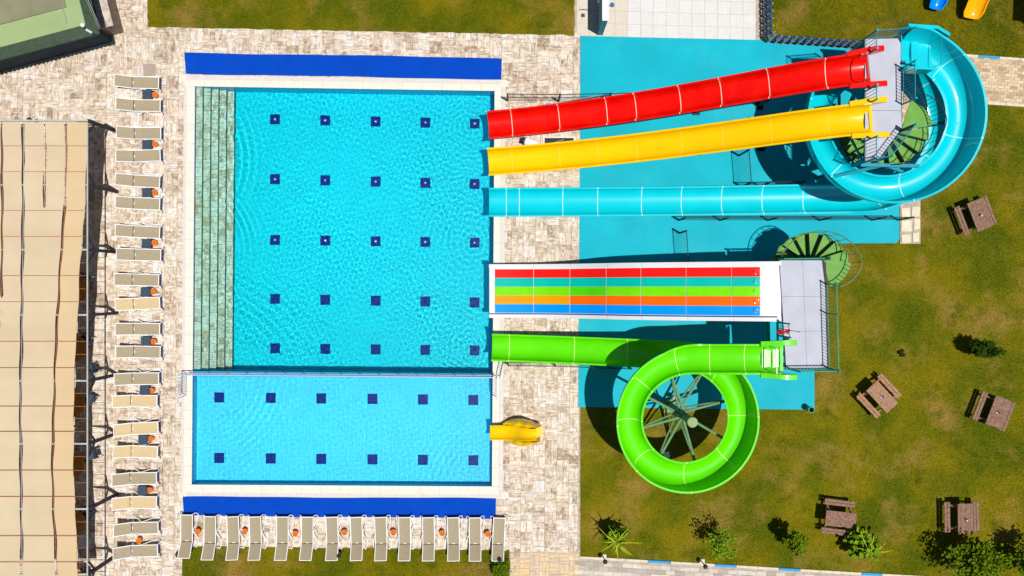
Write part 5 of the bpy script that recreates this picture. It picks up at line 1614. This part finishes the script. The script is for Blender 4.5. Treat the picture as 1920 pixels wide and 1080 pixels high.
bb = P(333, 1041, .25)
tag(MB().cbox((bb.x, bb.y, .12), (.24, .2, .24), .03, .4).build('speaker_box', M['post_dark']), 'small dark box on the paving at the left end of the lower row', 'box')

# pump, pit, sign and pole by the red and yellow slide ends
pm = thing('pool_pump', 'white drum shaped pump with dark end between red and yellow slides', 'pump', P(993, 267))
a, b = P(984, 264, .3), P(1008, 272, .3)
MB().tube([a, a.lerp(b, .06), b.lerp(a, .06), b], [.16, .2, .2, .15], 14).build('drum', M['white_paint'], pm, 40)
d_ = (b - a).normalized()
MB().tube([a - d_ * .16, a], .15, 12).build('motor', M['steel_dark'], pm, 40)
MB().box(a.lerp(b, .5) - Vector((0, 0, .2)), (.5, .3, .08), math.atan2(d_.y, d_.x)).build('foot', M['steel_dark'], pm)
pit = thing('service_pit', 'dark service pit with pale frame between red and yellow slides', 'pit', P(1047, 262))
fr = MB()
for (x0, y0, x1, y1) in ((1018, 256.5, 1079, 259), (1018, 259, 1021, 276), (1075.5, 259, 1079, 276)):
    q0, q1 = P(x0, y1), P(x1, y0); fr.prism([(q0.x, q0.y), (q1.x, q0.y), (q1.x, q1.y), (q0.x, q1.y)], .0, .05)
fr.build('frame', M['coping'], pit)
q0, q1 = P(1021, 276), P(1075.5, 259)
MB().prism([(q0.x, q0.y), (q1.x, q0.y), (q1.x, q1.y), (q0.x, q1.y)], .002, .012).build('cover_well', M['steel_dark'], pit)
MB().bar((q0.x + .1, q0.y + .1, .03), (q0.x + .9, q0.y + .35, .03), .03).bar((q0.x + .25, q0.y + .02, .03), (q0.x + .95, q0.y + .2, .03), .03).build('ladder', M['hatch'], pit)
bs = thing('blue_sign', 'small blue board on the terrace above the red slide', 'sign', P(1030, 199))
p = P(1030, 198, .6)
MB().box((p.x, p.y, .55), (.32, .22, .03), 0, 0, R(20)).build('board', M['bright_blue'], bs)
MB().bar((p.x, p.y, 0), (p.x, p.y, .54), .04).build('stand', M['steel_dark'], bs)
po = MB().tube([P(1021, 197, .5), P(1160, 172.5, 1.1)], .02, 6).build('cleaning_pole', M['silver'])
tag(po, 'long silver pool cleaning pole leaning on the wire fence by the red slide', 'pole')

def sign_post(label, px, py, h, mm, sz=.26):
    p = P(px, py, h); r = thing('sign_post', label, 'sign', (p.x, p.y, 0))
    MB().box((p.x, p.y, h), (sz, sz, .04), .15).build('board', M[mm], r)
    MB().bar((p.x, p.y, -.03), (p.x, p.y, h - .02), .05).build('post', M['pale_blue_paint'], r)
sign_post('pale blue square sign on a post inside the green loop', 1250, 853, .9, 'pale_blue_paint')
cb = P(1263, 745, .5); r = thing('control_box', 'small reddish box on a post by the green loop mast', 'box', (cb.x, cb.y, 0))
MB().box((cb.x, cb.y, .5), (.2, .16, .2), .2).build('housing', M['hatch'], r); MB().bar((cb.x, cb.y, -.03), (cb.x, cb.y, .4), .06).build('post', M['steel_green'], r)
bn = P(1513, 765); r = thing('waste_bin', 'dark green bin at the lower right corner of the slab', 'bin', bn)
MB().lathe((bn.x, bn.y, .0), [(.13, .0), (.14, .5), (.15, .52), (.15, .56), (.12, .56), (.11, .3)], 14).build('bin_body', M['steel_green'], r, 40)
MB().lathe((bn.x, bn.y, .3), [(.11, 0), (.02, .02)], 12).build('bin_liner', M['steel_dark'], r)

# playground slides at the top right and the play tower beyond the frame
def play_slide(label, px, py, w, m, ang, zoff):
    p = P(px, py, .15); r = thing('play_slide', label, 'slide', (p.x, p.y, 0), 'playground slides at the top edge')
    d = Vector((math.cos(ang), math.sin(ang), 0)); s = Vector((-d.y, d.x, 0)); mb = MB(); rings = []
    ct = smooth_path([(0, .10), (.25, .13), (.7, .34), (1.3, .85), (2.0, 1.45), (2.6, 1.75)] and [(0, 0, .10), (.25, 0, .13), (.7, 0, .34), (1.3, 0, .85), (2.0, 0, 1.45), (2.6, 0, 1.75)], 5)
    for i, q in enumerate(ct):
        t = i / (len(ct) - 1); ww = w * (.72 + .28 * min(1, t * 6)); dp = .05 + .2 * min(1, t * 4); base = len(mb.v)
        pr_ = u_profile(ww, dp, dp, .05, .03, 12); loop = pr_ + list(reversed([(x * 1.06, u - .03) for x, u in pr_[2:-2]]))
        mb.v.extend(tuple(p + d * q.x + s * x + Vector((0, 0, q.z - .15 + u))) for x, u in loop); rings.append((base, len(loop)))
    for (b0, k), (b1, _) in zip(rings[:-1], rings[1:]):
        for j in range(k): mb.f.append((b0 + j, b0 + (j + 1) % k, b1 + (j + 1) % k, b1 + j))
    mb.f.append(tuple(range(rings[0][0], rings[0][0] + rings[0][1])))
    for v_i in range(len(mb.v)): pass
    o = mb.build('chute', m, r, 40); o.location.z = .15
    q = p + d * 1.9
    MB().bar((q.x, q.y, -.03), (q.x, q.y, 1.25), .08).build('leg', M['steel_dark'], r)
play_slide('bright blue playground slide foot at the top edge', 1750, 19, .62, M['bright_blue'], R(76), 0)
play_slide('amber yellow playground slide foot at the top edge', 1817, 36, .80, M['amber'], R(80), 0)
pw = thing('play_tower', 'playground tower beyond the top right corner, seen only by its shadow', 'play tower', P(1965, 20))
c = P(1962, 24)
MB().prism([(c.x - .9, c.y - .75), (c.x + .9, c.y - .85), (c.x + .9, c.y + 1.2), (c.x - .8, c.y + 1.2)], 2.9, 3.0).build('roof', M['amber'], pw)
for sx in (-.75, .75):
    for sy in (-.6, 1.0): MB().bar((c.x + sx, c.y + sy, 0), (c.x + sx, c.y + sy, 2.9), .1).build('post', M['bright_blue'], pw)
